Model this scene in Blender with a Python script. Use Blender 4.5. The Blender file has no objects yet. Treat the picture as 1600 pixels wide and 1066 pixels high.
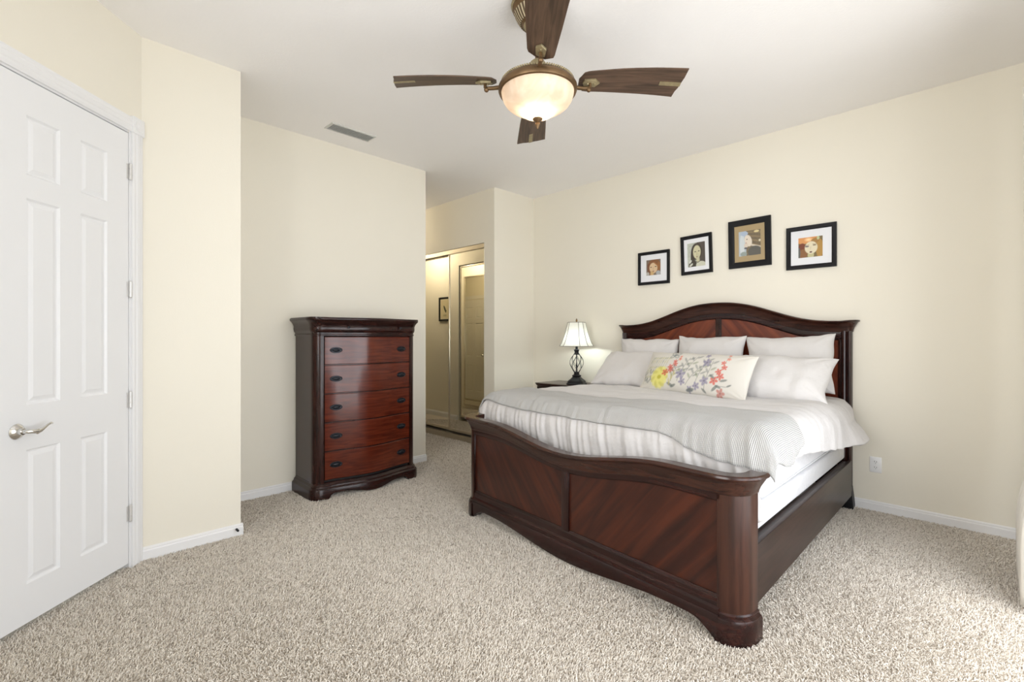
import bpy, bmesh, math, random
import numpy as np
from mathutils import Vector, Matrix, noise as mnoise

random.seed(7)
rng = np.random.default_rng(7)
PI = math.pi
S2 = math.sqrt(2.0)
scene = bpy.context.scene
COL = scene.collection

# ------------------------------------------------------------------ camera
cam_data = bpy.data.cameras.new('camera')
cam_data.sensor_width = 36.0
cam_data.lens = 746.0 / 1600.0 * 36.0
cam_data.shift_y = -5.0 / 1600.0
cam_data.clip_start = 0.05
cam = bpy.data.objects.new('camera', cam_data)
cam.location = (0, 0, 1.3)
cam.rotation_euler = (PI / 2, 0, PI / 4)
COL.objects.link(cam)
scene.camera = cam

# ------------------------------------------------------------------ world, exposure
world = bpy.data.worlds.new('sky')
scene.world = world
world.use_nodes = True
wn = world.node_tree
bg = wn.nodes['Background']
bg.inputs['Color'].default_value = (0.80, 0.90, 1.0, 1)
bg.inputs['Strength'].default_value = 0.8
vs = scene.view_settings
scene.display_settings.display_device = 'sRGB'
vs.view_transform = 'Standard'
vs.look = 'None'
vs.gamma = 1.0
vs.exposure = 0.86
vs.use_curve_mapping = False
cy = scene.cycles
cy.use_denoising = True
try:
    cy.denoiser = 'OPENIMAGEDENOISE'
except Exception:
    pass
cy.max_bounces = 10
cy.diffuse_bounces = 6
cy.glossy_bounces = 6
cy.transmission_bounces = 6
cy.transparent_max_bounces = 12
cy.caustics_reflective = False
cy.caustics_refractive = False
cy.sample_clamp_indirect = 6.0


def light(name, kind, loc, energy, color, rot=(0, 0, 0), size=None, size_y=None, radius=None):
    d = bpy.data.lights.new(name, kind)
    d.energy = energy
    d.color = color
    if kind == 'AREA':
        d.shape = 'RECTANGLE'
        d.size = size
        d.size_y = size_y
    if radius is not None:
        d.shadow_soft_size = radius
    o = bpy.data.objects.new(name, d)
    o.location = loc
    o.rotation_euler = rot
    COL.objects.link(o)
    return o


# daylight standing outside the sliding glass door; added unseen fill from behind the camera
light('daylight_patio', 'AREA', (1.25, 1.75, 1.35), 70.0, (0.97, 0.98, 1.0), (0, PI / 2, 0), 2.6, 3.4)
light('added_window_fill', 'AREA', (-0.75, -2.1, 1.65), 92.0, (1.0, 0.985, 0.955), (-PI / 2, 0, PI), 2.6, 2.0)

# high sun that reaches the carpet just inside the glass door
sun_d = bpy.data.lights.new('sun', 'SUN')
sun_d.energy = 1.2
sun_d.color = (1.0, 0.98, 0.94)
sun_d.angle = math.radians(10)
sun = bpy.data.objects.new('sun', sun_d)
sun.rotation_euler = Vector((-0.30, 0.06, -1.0)).to_track_quat('-Z', 'Y').to_euler()
COL.objects.link(sun)

# ------------------------------------------------------------------ materials
MATS = {}


def new_mat(name):
    m = bpy.data.materials.new(name)
    m.use_nodes = True
    nt = m.node_tree
    return m, nt, nt.nodes['Principled BSDF']


def L(nt, a, ao, b, bi):
    nt.links.new(a.outputs[ao], b.inputs[bi])


def plain(name, col, rough=0.5, metal=0.0, bump=0.0, bscale=60.0, var=0.04, vscale=4.0, coat=0.0, spec=None, sheen=0.0, detail=4.0):
    m, nt, p = new_mat(name)
    tc = nt.nodes.new('ShaderNodeTexCoord')
    n = nt.nodes.new('ShaderNodeTexNoise')
    n.inputs['Scale'].default_value = vscale
    n.inputs['Detail'].default_value = 3
    L(nt, tc, 'Object', n, 'Vector')
    r = nt.nodes.new('ShaderNodeMix')
    r.data_type = 'RGBA'
    c = Vector(col)
    r.inputs[6].default_value = (*(c * (1 - var)), 1)
    r.inputs[7].default_value = (*[min(1, x * (1 + var)) for x in col], 1)
    L(nt, n, 'Fac', r, 0)
    nt.links.new(r.outputs[2], p.inputs['Base Color'])
    p.inputs['Roughness'].default_value = rough
    p.inputs['Metallic'].default_value = metal
    p.inputs['Coat Weight'].default_value = coat
    if spec is not None:
        p.inputs['Specular IOR Level'].default_value = spec
    if sheen:
        p.inputs['Sheen Weight'].default_value = sheen
    if bump:
        n2 = nt.nodes.new('ShaderNodeTexNoise')
        n2.inputs['Scale'].default_value = bscale
        n2.inputs['Detail'].default_value = detail
        L(nt, tc, 'Object', n2, 'Vector')
        b = nt.nodes.new('ShaderNodeBump')
        b.inputs['Strength'].default_value = bump
        b.inputs['Distance'].default_value = 0.01
        L(nt, n2, 'Fac', b, 'Height')
        L(nt, b, 'Normal', p, 'Normal')
    return m


def wood(name, c1, c2, rot=(0, 0, 0), stretch=(1, 1, 1), rough=0.28, coat=0.4, scale=9.0, stripe=0.0, stripe_scale=14.0):
    m, nt, p = new_mat(name)
    tc = nt.nodes.new('ShaderNodeTexCoord')
    mr = nt.nodes.new('ShaderNodeMapping')
    mr.inputs['Rotation'].default_value = rot
    L(nt, tc, 'Object', mr, 'Vector')
    mp = nt.nodes.new('ShaderNodeMapping')
    mp.inputs['Scale'].default_value = stretch
    L(nt, mr, 'Vector', mp, 'Vector')
    n = nt.nodes.new('ShaderNodeTexNoise')
    n.inputs['Scale'].default_value = scale
    n.inputs['Detail'].default_value = 7
    n.inputs['Distortion'].default_value = 0.6
    L(nt, mp, 'Vector', n, 'Vector')
    ramp = nt.nodes.new('ShaderNodeValToRGB')
    ramp.color_ramp.elements[0].position = 0.33
    ramp.color_ramp.elements[1].position = 0.68
    ramp.color_ramp.elements[0].color = (*c1, 1)
    ramp.color_ramp.elements[1].color = (*c2, 1)
    if stripe:
        w = nt.nodes.new('ShaderNodeTexWave')
        w.bands_direction = 'X'
        w.inputs['Scale'].default_value = stripe_scale
        w.inputs['Distortion'].default_value = 3.0
        w.inputs['Detail'].default_value = 3.0
        L(nt, mr, 'Vector', w, 'Vector')
        mx = nt.nodes.new('ShaderNodeMix')
        mx.inputs[0].default_value = stripe
        L(nt, n, 'Fac', mx, 2)
        L(nt, w, 'Fac', mx, 3)
        nt.links.new(mx.outputs[0], ramp.inputs['Fac'])
    else:
        L(nt, n, 'Fac', ramp, 'Fac')
    L(nt, ramp, 'Color', p, 'Base Color')
    p.inputs['Roughness'].default_value = rough
    p.inputs['Coat Weight'].default_value = coat
    p.inputs['Coat Roughness'].default_value = 0.12
    p.inputs['Specular IOR Level'].default_value = 0.3
    b = nt.nodes.new('ShaderNodeBump')
    b.inputs['Strength'].default_value = 0.015
    b.inputs['Distance'].default_value = 0.002
    L(nt, n, 'Fac', b, 'Height')
    L(nt, b, 'Normal', p, 'Normal')
    return m


def cloth(name, col, bump=0.15, weave=900.0, rough=0.85, sheen=0.2):
    m, nt, p = new_mat(name)
    tc = nt.nodes.new('ShaderNodeTexCoord')
    n = nt.nodes.new('ShaderNodeTexNoise')
    n.inputs['Scale'].default_value = 22.0
    n.inputs['Detail'].default_value = 5
    L(nt, tc, 'Object', n, 'Vector')
    v = nt.nodes.new('ShaderNodeTexVoronoi')
    v.inputs['Scale'].default_value = weave
    L(nt, tc, 'Object', v, 'Vector')
    a = nt.nodes.new('ShaderNodeMath')
    a.operation = 'MULTIPLY_ADD'
    a.inputs[1].default_value = 0.08
    L(nt, v, 'Distance', a, 0)
    L(nt, n, 'Fac', a, 2)
    b = nt.nodes.new('ShaderNodeBump')
    b.inputs['Strength'].default_value = bump
    b.inputs['Distance'].default_value = 0.02
    L(nt, a, 'Value', b, 'Height')
    L(nt, b, 'Normal', p, 'Normal')
    p.inputs['Base Color'].default_value = (*col, 1)
    p.inputs['Roughness'].default_value = rough
    p.inputs['Sheen Weight'].default_value = sheen
    return m


def painted(name, rough=0.6):
    m, nt, p = new_mat(name)
    a = nt.nodes.new('ShaderNodeAttribute')
    a.attribute_name = 'paint'
    L(nt, a, 'Color', p, 'Base Color')
    p.inputs['Roughness'].default_value = rough
    return m


M = {}
M['wall'] = plain('cream_wall_paint', (0.84, 0.80, 0.70), 0.75, bump=0.05, bscale=180, var=0.01)
M['ceiling'] = plain('white_ceiling_paint', (0.94, 0.925, 0.92), 0.85, bump=0.12, bscale=70, var=0.01)
M['white'] = plain('white_gloss_paint', (0.84, 0.845, 0.86), 0.35, var=0.008)
M['trim'] = plain('white_trim_paint', (0.83, 0.83, 0.84), 0.4, var=0.01)
M['backing'] = plain('carpet_backing', (0.50, 0.45, 0.38), 0.95, bump=0.5, bscale=90, var=0.15, vscale=60)
M['mahogany'] = wood('dark_mahogany', (0.011, 0.0035, 0.0032), (0.034, 0.010, 0.0075), (0, 0, 0), (0.6, 6, 6), 0.26, 0.2, 7)
M['mahogany_v'] = wood('dark_mahogany_upright', (0.012, 0.0036, 0.0032), (0.036, 0.0105, 0.0075), (0, 0, 0), (6, 6, 0.6), 0.26, 0.2, 7)
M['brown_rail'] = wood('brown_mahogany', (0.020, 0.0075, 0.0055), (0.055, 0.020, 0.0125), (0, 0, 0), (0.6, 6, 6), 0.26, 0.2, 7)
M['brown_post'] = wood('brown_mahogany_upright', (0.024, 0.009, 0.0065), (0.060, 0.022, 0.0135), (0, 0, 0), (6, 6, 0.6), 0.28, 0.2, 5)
M['rail_wood'] = wood('brown_black_rail', (0.022, 0.012, 0.009), (0.04, 0.021, 0.016), (0, 0, 0), (8, 0.5, 8), 0.42, 0.2, 7)
M['cherry'] = wood('cherry_drawer_wood', (0.060, 0.009, 0.004), (0.130, 0.023, 0.009), (0, 0, 0), (0.5, 4, 9), 0.22, 0.45, 6)
M['panel_a'] = wood('cherry_panel_grain_rising', (0.018, 0.0045, 0.003), (0.068, 0.015, 0.006), (0, math.radians(40), 0), (5, 1, 0.35), 0.32, 0.3, 4, 0.10, 3.5)
M['panel_b'] = wood('cherry_panel_grain_falling', (0.018, 0.0045, 0.003), (0.068, 0.015, 0.006), (0, math.radians(-40), 0), (5, 1, 0.35), 0.32, 0.3, 4, 0.10, 3.5)
M['head_a'] = wood('bright_cherry_panel_rising', (0.085, 0.015, 0.006), (0.20, 0.042, 0.015), (0, math.radians(-40), 0), (6, 1, 0.4), 0.3, 0.3, 4, 0.12, 4)
M['head_b'] = wood('bright_cherry_panel_falling', (0.085, 0.015, 0.006), (0.20, 0.042, 0.015), (0, math.radians(40), 0), (6, 1, 0.4), 0.3, 0.3, 4, 0.12, 4)
M['black'] = plain('black_lacquer', (0.010, 0.010, 0.012), 0.4, var=0.1, spec=0.2)
M['pull'] = plain('blackened_metal', (0.02, 0.022, 0.028), 0.35, 0.6, var=0.15, vscale=40)
M['chrome'] = plain('polished_nickel', (0.72, 0.71, 0.69), 0.16, 1.0, var=0.02)
M['satin'] = plain('satin_nickel_painted', (0.74, 0.73, 0.72), 0.35, 0.5, var=0.03)
M['champagne'] = plain('champagne_metal', (0.66, 0.60, 0.50), 0.3, 0.9, var=0.02)
M['bronze'] = plain('antique_bronze', (0.165, 0.10, 0.048), 0.4, 0.7, bump=0.15, bscale=50, var=0.3, vscale=18)
M['gold'] = plain('weathered_antique_gold', (0.34, 0.28, 0.16), 0.45, 0.5, bump=0.5, bscale=120, var=0.35, vscale=45)
M['blade'] = wood('walnut_fan_blade', (0.045, 0.028, 0.019), (0.12, 0.072, 0.046), (0, 0, 0), (0.7, 9, 4), 0.5, 0.1, 7)
M['duvet'] = cloth('white_cotton', (0.61, 0.59, 0.585), 0.35)
M['pillow'] = cloth('white_pillowcase', (0.66, 0.64, 0.63), 0.30)
M['quilt'] = cloth('white_quilted_cover', (0.68, 0.68, 0.70), 0.5, 240)
M['curtain'] = cloth('ivory_curtain_cloth', (0.84, 0.80, 0.72), 0.1)
M['paint'] = painted('painted_paper', 0.5)
M['print'] = painted('printed_cotton', 0.85)
M['mat'] = plain('white_mat_board', (0.80, 0.81, 0.84), 0.8, var=0.01)
M['tan'] = plain('tan_mat_board', (0.40, 0.30, 0.165), 0.8, var=0.05)
M['cream_mat'] = plain('cream_paper', (0.72, 0.66, 0.50), 0.8, var=0.03)
M['slot'] = plain('dark_recess', (0.02, 0.02, 0.02), 0.8)
M['vent'] = plain('vent_white_metal', (0.66, 0.66, 0.63), 0.5, var=0.02)
M['vent_dark'] = plain('vent_duct', (0.62, 0.62, 0.59), 0.8)

m, nt, p = new_mat('mirror_glass')
p.inputs['Base Color'].default_value = (0.90, 0.88, 0.80, 1)
p.inputs['Metallic'].default_value = 1.0
p.inputs['Roughness'].default_value = 0.015
M['mirror'] = m

m, nt, p = new_mat('clear_pane')
tr = nt.nodes.new('ShaderNodeBsdfTransparent')
gl = nt.nodes.new('ShaderNodeBsdfGlossy')
gl.inputs['Roughness'].default_value = 0.0
mx = nt.nodes.new('ShaderNodeMixShader')
mx.inputs[0].default_value = 0.06
L(nt, tr, 'BSDF', mx, 1)
L(nt, gl, 'BSDF', mx, 2)
L(nt, mx, 'Shader', nt.nodes['Material Output'], 'Surface')
M['pane'] = m


def shade_mat(name, col, trans, swirl=False):
    m, nt, p = new_mat(name)
    p.inputs['Base Color'].default_value = (*col, 1)
    p.inputs['Roughness'].default_value = 0.45 if swirl else 0.8
    t = nt.nodes.new('ShaderNodeBsdfTranslucent')
    t.inputs['Color'].default_value = (*col, 1)
    mx = nt.nodes.new('ShaderNodeMixShader')
    mx.inputs[0].default_value = trans
    L(nt, p, 'BSDF', mx, 1)
    L(nt, t, 'BSDF', mx, 2)
    L(nt, mx, 'Shader', nt.nodes['Material Output'], 'Surface')
    if swirl:
        tc = nt.nodes.new('ShaderNodeTexCoord')
        w = nt.nodes.new('ShaderNodeTexNoise')
        w.inputs['Scale'].default_value = 9
        w.inputs['Detail'].default_value = 3
        w.inputs['Distortion'].default_value = 1.5
        L(nt, tc, 'Object', w, 'Vector')
        cr = nt.nodes.new('ShaderNodeValToRGB')
        cr.color_ramp.elements[0].position = 0.3
        cr.color_ramp.elements[1].position = 0.7
        cr.color_ramp.elements[0].color = (col[0] * .86, col[1] * .80, col[2] * .74, 1)
        cr.color_ramp.elements[1].color = (*col, 1)
        L(nt, w, 'Fac', cr, 'Fac')
        L(nt, cr, 'Color', p, 'Base Color')
        L(nt, cr, 'Color', t, 'Color')
    return m


M['bowl'] = shade_mat('alabaster_glass', (0.90, 0.82, 0.74), 0.55, True)
M['shade'] = shade_mat('cream_lampshade_cloth', (0.88, 0.87, 0.80), 0.16)
m, nt, p = new_mat('glowing_bulb')
p.inputs['Emission Color'].default_value = (1.0, 0.80, 0.55, 1)
p.inputs['Emission Strength'].default_value = 1.2
M['bulb_warm'] = m
m, nt, p = new_mat('glowing_white_bulb')
p.inputs['Emission Color'].default_value = (0.95, 1.0, 0.95, 1)
p.inputs['Emission Strength'].default_value = 10.0
M['bulb_cool'] = m

# knitted throw: fine grey and white waffle stripes
m, nt, p = new_mat('grey_white_knit')
tc = nt.nodes.new('ShaderNodeTexCoord')
w = nt.nodes.new('ShaderNodeTexWave')
w.bands_direction = 'X'
w.inputs['Scale'].default_value = 42.0
w.inputs['Distortion'].default_value = 0.25
w.inputs['Detail'].default_value = 1.0
L(nt, tc, 'UV', w, 'Vector')
w2 = nt.nodes.new('ShaderNodeTexWave')
w2.bands_direction = 'Y'
w2.inputs['Scale'].default_value = 34.0
L(nt, tc, 'UV', w2, 'Vector')
mul = nt.nodes.new('ShaderNodeMath')
mul.operation = 'MULTIPLY_ADD'
mul.inputs[1].default_value = 0.15
L(nt, w2, 'Fac', mul, 0)
L(nt, w, 'Fac', mul, 2)
cr = nt.nodes.new('ShaderNodeValToRGB')
cr.color_ramp.elements[0].position = 0.25
cr.color_ramp.elements[1].position = 0.95
cr.color_ramp.elements[0].color = (0.33, 0.325, 0.32, 1)
cr.color_ramp.elements[1].color = (0.58, 0.575, 0.56, 1)
L(nt, mul, 'Value', cr, 'Fac')
L(nt, cr, 'Color', p, 'Base Color')
b = nt.nodes.new('ShaderNodeBump')
b.inputs['Strength'].default_value = 0.5
b.inputs['Distance'].default_value = 0.006
L(nt, mul, 'Value', b, 'Height')
L(nt, b, 'Normal', p, 'Normal')
p.inputs['Roughness'].default_value = 0.9
p.inputs['Sheen Weight'].default_value = 0.2
M['knit'] = m

# carpet yarn: every strand takes its own shade
m, nt, p = new_mat('beige_frieze_yarn')
hi = nt.nodes.new('ShaderNodeHairInfo')
cr = nt.nodes.new('ShaderNodeValToRGB')
els = cr.color_ramp.elements
els[0].position = 0.0
els[0].color = (0.38, 0.33, 0.275, 1)
els[1].position = 1.0
els[1].color = (0.88, 0.83, 0.76, 1)
e = els.new(0.14)
e.color = (0.60, 0.54, 0.47, 1)
e = els.new(0.45)
e.color = (0.77, 0.715, 0.64, 1)
L(nt, hi, 'Random', cr, 'Fac')
L(nt, cr, 'Color', p, 'Base Color')
p.inputs['Roughness'].default_value = 0.9
p.inputs['Specular IOR Level'].default_value = 0.15
M['yarn'] = m


# ------------------------------------------------------------------ object helpers
def thing(name, label, cat, loc=(0, 0, 0), rotz=0.0, group=None):
    o = bpy.data.objects.new(name, None)
    o.empty_display_size = 0.1
    o.location = loc
    o.rotation_euler = (0, 0, rotz)
    COL.objects.link(o)
    o['label'] = label
    o['category'] = cat
    if group:
        o['group'] = group
    return o


def structure_root(name, loc=(0, 0, 0), rotz=0.0):
    o = bpy.data.objects.new(name, None)
    o.location = loc
    o.rotation_euler = (0, 0, rotz)
    COL.objects.link(o)
    o['kind'] = 'structure'
    return o


def frame_of(parent):
    """world -> local matrix of a (top-level) parent or of a part that sits unrotated in its thing"""
    m = Matrix.Identity(4)
    ch = []
    o = parent
    while o is not None:
        ch.append(o)
        o = o.parent
    for o in reversed(ch):
        m = m @ Matrix.LocRotScale(o.location, o.rotation_euler, o.scale)
    return m.inverted()


def obj(name, bm, mat, parent=None, smooth=35.0, local=True, label=None):
    me = bpy.data.meshes.new(name)
    bm.normal_update()
    bm.to_mesh(me)
    bm.free()
    if not local and parent is not None:
        me.transform(frame_of(parent))
    if smooth:
        me.polygons.foreach_set('use_smooth', [True] * len(me.polygons))
        me.set_sharp_from_angle(angle=math.radians(smooth))
    o = bpy.data.objects.new(name, me)
    me.materials.append(mat)
    COL.objects.link(o)
    if parent is not None:
        o.parent = parent
    if label:
        o['label'] = label
    return o


def struct(name, bm, mat, parent=None, smooth=35.0):
    o = obj(name, bm, mat, parent, smooth)
    if parent is None:
        o['kind'] = 'structure'
    return o


def tag(o, label, cat, group=None):
    o['label'] = label
    o['category'] = cat
    if group:
        o['group'] = group
    return o


def NB():
    return bmesh.new()


def box(bm, x0, x1, y0, y1, z0, z1, bev=0.0, seg=2, mat=None):
    t = bmesh.new()
    vs_ = [t.verts.new((x, y, z)) for x in (x0, x1) for y in (y0, y1) for z in (z0, z1)]
    for f in ((0, 1, 3, 2), (4, 6, 7, 5), (0, 4, 5, 1), (2, 3, 7, 6), (0, 2, 6, 4), (1, 5, 7, 3)):
        t.faces.new([vs_[i] for i in f])
    if bev:
        bmesh.ops.bevel(t, geom=t.edges[:], offset=bev, segments=seg, affect='EDGES', profile=0.5)
    if mat is not None:
        t.transform(mat)
    merge(bm, t)


def merge(bm, t):
    t.normal_update()
    vm = {}
    for v in t.verts:
        vm[v] = bm.verts.new(v.co)
    for f in t.faces:
        try:
            bm.faces.new([vm[v] for v in f.verts])
        except ValueError:
            pass
    t.free()


def recalc(bm):
    bmesh.ops.recalc_face_normals(bm, faces=bm.faces[:])
    return bm


def prism(bm, poly, a0, a1, axis='z', bev=0.0):
    """polygon (2D) extruded along an axis: z -> (x,y), y -> (x,z), x -> (y,z)"""
    t = bmesh.new()

    def P(q, a):
        return {'z': (q[0], q[1], a), 'y': (q[0], a, q[1]), 'x': (a, q[0], q[1])}[axis]
    lo = [t.verts.new(P(q, a0)) for q in poly]
    hi_ = [t.verts.new(P(q, a1)) for q in poly]
    n = len(poly)
    for i in range(n):
        t.faces.new((lo[i], lo[(i + 1) % n], hi_[(i + 1) % n], hi_[i]))
    f1 = t.faces.new(lo[::-1])
    f2 = t.faces.new(hi_)
    bmesh.ops.recalc_face_normals(t, faces=t.faces[:])
    if bev:
        es = list({e for f in (f1, f2) for e in f.edges})
        bmesh.ops.bevel(t, geom=es, offset=bev, segments=2, affect='EDGES', profile=0.5)
    bmesh.ops.triangulate(t, faces=[f for f in t.faces if len(f.verts) > 4])
    merge(bm, t)


def grid(bm, rows, close_u=False, close_v=False):
    """rows: list of lists of points -> quads"""
    V = [[bm.verts.new(p) for p in r] for r in rows]
    nu, nv = len(V), len(V[0])
    for i in range(nu if close_u else nu - 1):
        for j in range(nv if close_v else nv - 1):
            a, b_, c, d = V[i][j], V[(i + 1) % nu][j], V[(i + 1) % nu][(j + 1) % nv], V[i][(j + 1) % nv]
            try:
                bm.faces.new((a, b_, c, d))
            except ValueError:
                pass
    return V


def lathe(bm, prof, n=32, c=(0, 0), cap=True, fn=None):
    rows = []
    for r, z in prof:
        row = []
        for k in range(n):
            a = 2 * PI * k / n
            rr = r if fn is None else fn(r, z, a)
            row.append((c[0] + rr * math.cos(a), c[1] + rr * math.sin(a), z))
        rows.append(row)
    V = grid(bm, rows, close_v=True)
    if cap:
        for row in (V[0], V[-1]):
            try:
                bm.faces.new(row)
            except ValueError:
                pass
    recalc(bm)


def tube(bm, pts, rad, n=8, cap=True):
    pts = [Vector(p) for p in pts]
    rows = []
    up = None
    for i, p in enumerate(pts):
        d = (pts[min(i + 1, len(pts) - 1)] - pts[max(i - 1, 0)]).normalized()
        if up is None:
            up = Vector((0, 0, 1)) if abs(d.z) < 0.9 else Vector((1, 0, 0))
        s = d.cross(up).normalized()
        up = s.cross(d).normalized()
        r = rad[i] if hasattr(rad, '__len__') else rad
        rows.append([p + (s * math.cos(a) + up * math.sin(a)) * r for a in [2 * PI * k / n for k in range(n)]])
    V = grid(bm, rows, close_v=True)
    if cap:
        bm.faces.new(V[0])
        bm.faces.new(V[-1])
    recalc(bm)


def ball(bm, c, r, sc=(1, 1, 1), u=16, v=10):
    mt = Matrix.Translation(c) @ Matrix.Diagonal((sc[0], sc[1], sc[2], 1))
    bmesh.ops.create_uvsphere(bm, u_segments=u, v_segments=v, radius=r, matrix=mt)


def sweep_plan(bm, path, prof, zoff=None, cap=True):
    """path: list of (x, y, nx, ny); prof: closed list of (out, z); zoff(x, y) lifts the profile"""
    rows = []
    for (x, y, nx, ny) in path:
        dz = zoff(x, y) if zoff else 0.0
        rows.append([(x + nx * o, y + ny * o, z + dz) for o, z in prof])
    V = grid(bm, rows, close_v=True)
    if cap:
        bm.faces.new(V[0])
        bm.faces.new(V[-1])
    recalc(bm)
    bmesh.ops.triangulate(bm, faces=[f for f in bm.faces if len(f.verts) > 4])


def u_path(hw, yf, yb, r, nfront=60, narc=10, bow=None):
    """path round a front: from the back of the left side, over the front, to the back of the right side (front looks to -y)"""
    pts = [(-hw, yb, -1, 0)]
    for k in range(narc + 1):
        a = PI + (PI / 2) * k / narc
        pts.append((-hw + r + r * math.cos(a), yf + r + r * math.sin(a), math.cos(a), math.sin(a)))
    for k in range(1, nfront):
        x = -hw + r + (2 * hw - 2 * r) * k / nfront
        pts.append((x, yf, 0, -1))
    for k in range(narc + 1):
        a = -PI / 2 + (PI / 2) * k / narc
        pts.append((hw - r + r * math.cos(a), yf + r + r * math.sin(a), math.cos(a), math.sin(a)))
    pts.append((hw, yb, 1, 0))
    if bow:
        out = []
        for (x, y, nx, ny) in pts:
            out.append((x, y - bow(x), nx, ny))
        pts = out
    return pts


def smooth01(t):
    t = max(0.0, min(1.0, t))
    return t * t * (3 - 2 * t)


def nz(x, y, z=0.0):
    return mnoise.noise(Vector((x, y, z)))


# ------------------------------------------------------------------ the room
ZC = 3.048
XW = -4.18          # wall the chest stands on
YB = 4.44           # wall behind the bed
XB, YBC = -3.48, 0.4395   # corner between diagonal wall and the short wall next to it
YBE = 0.958
YH1 = 2.90          # passage side
YC = 3.77           # wall of the mirrored closet
XA = -4.06          # short wall beside the night stand
XR = 0.46           # wall with the glass door
YF = -0.75          # wall behind the camera

bm = NB(); box(bm, -9.3, XR + 0.12, -1.6, 4.7, -0.12, 0.0)
struct('floor', bm, M['backing'], smooth=0)
bm = NB(); box(bm, XR + 0.13, 6.0, -4.0, 8.0, -0.20, -0.03)  # unseen pale slab outside, added to bounce sun up to the ceiling
M['concrete'] = plain('pale_bounce_concrete', (0.66, 0.64, 0.60), 0.9, bump=0.2)
struct('floor_patio_bounce', bm, M['concrete'], smooth=0)
bm = NB(); box(bm, -9.3, XR + 0.12, -1.0, 4.7, ZC, ZC + 0.12)
struct('ceiling', bm, M['ceiling'], smooth=0)
bm = NB(); box(bm, XA - 0.1, XR + 0.12, YB, YB + 0.12, 0, ZC)
struct('wall_back', bm, M['wall'], smooth=0)
bm = NB(); box(bm, XA - 0.12, XA, YC, YB, 0, ZC)
struct('wall_alcove', bm, M['wall'], smooth=0)
# closet wall with its opening
CX0, CX1 = -5.72, -4.235
bm = NB()
box(bm, CX1, XA - 0.12, YC, YC + 0.12, 0, ZC)
box(bm, -9.2, CX0, YC, YC + 0.12, 0, ZC)
box(bm, CX0, CX1, YC, YC + 0.12, 2.43, ZC)
box(bm, CX0 - 0.05, CX1 + 0.05, YC + 0.13, YC + 0.2, 0, 2.5)
struct('wall_closet', bm, M['wall'], smooth=0)
bm = NB(); box(bm, XW - 0.14, XW, YBE - 0.1, YH1, 0, ZC)
struct('wall_left', bm, M['wall'], smooth=0)
bm = NB()
box(bm, -5.15, XW - 0.14, YH1 - 0.14, YH1, 0, ZC)
box(bm, -9.2, -5.87, YH1 - 0.14, YH1, 0, ZC)
box(bm, -5.87, -5.15, YH1 - 0.14, YH1, 2.43, ZC)
box(bm, -5.92, -5.10, YH1 - 0.22, YH1 - 0.15, 0, 2.5)
struct('wall_passage', bm, M['wall'], smooth=0)
bm = NB(); box(bm, -9.3, -9.2, 2.7, 4.0, 0, ZC)
struct('wall_passage_end', bm, M['wall'], smooth=0)
# short wall (solid block back to the chest wall)
bm = NB()
prism(bm, [(XB, YBC), (XB, YBE), (XW, YBE), (XW, YBC + 0.55 * 0), (XB - 0.1, YBC)][0:3] + [(XW, YBC + 0.2), (XB - 0.14, YBC + 0.06)], 0, ZC)
struct('wall_corner', bm, M['wall'], smooth=0)

# diagonal wall: local frame x = toward the room, y = along the view; its face is x = 0
R0 = -2.15


def diag(name):
    o = structure_root(name, (R0 / S2, R0 / S2, 0), PI / 4)
    return o


FEND = (YBC - XB) / S2      # depth of the corner
DF0, DF1 = 1.985, 2.675      # door edges along the wall
wd = NB()
box(wd, -0.12, 0, DF1 + 0.012, FEND, 0, ZC)
box(wd, -0.12, 0, 0.7, DF0 - 0.012, 0, ZC)
box(wd, -0.12, 0, DF0 - 0.012, DF1 + 0.012, 2.455, ZC)
wd.transform(Matrix.Translation((R0 / S2, R0 / S2, 0)) @ Matrix.Rotation(PI / 4, 4, 'Z'))
struct('wall_diagonal', wd, M['wall'], smooth=0)
# wall behind the camera with an added window, wall on the right with the glass door
WX0, WX1, WZ0, WZ1 = -1.75, 0.25, 0.85, 2.45
bm = NB()
box(bm, -4.0, WX0, YF - 0.12, YF, 0, ZC)
box(bm, WX1, XR + 0.12, YF - 0.12, YF, 0, ZC)
box(bm, WX0, WX1, YF - 0.12, YF, 0, WZ0)
box(bm, WX0, WX1, YF - 0.12, YF, WZ1, ZC)
struct('wall_front', bm, M['wall'], smooth=0)
GY0, GY1, GZ = 0.35, 3.25, 2.44
bm = NB()
box(bm, XR, XR + 0.12, YF, GY0, 0, ZC)
box(bm, XR, XR + 0.12, GY1, YB, 0, ZC)
box(bm, XR, XR + 0.12, GY0, GY1, GZ, ZC)
struct('wall_right', bm, M['wall'], smooth=0)
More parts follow.
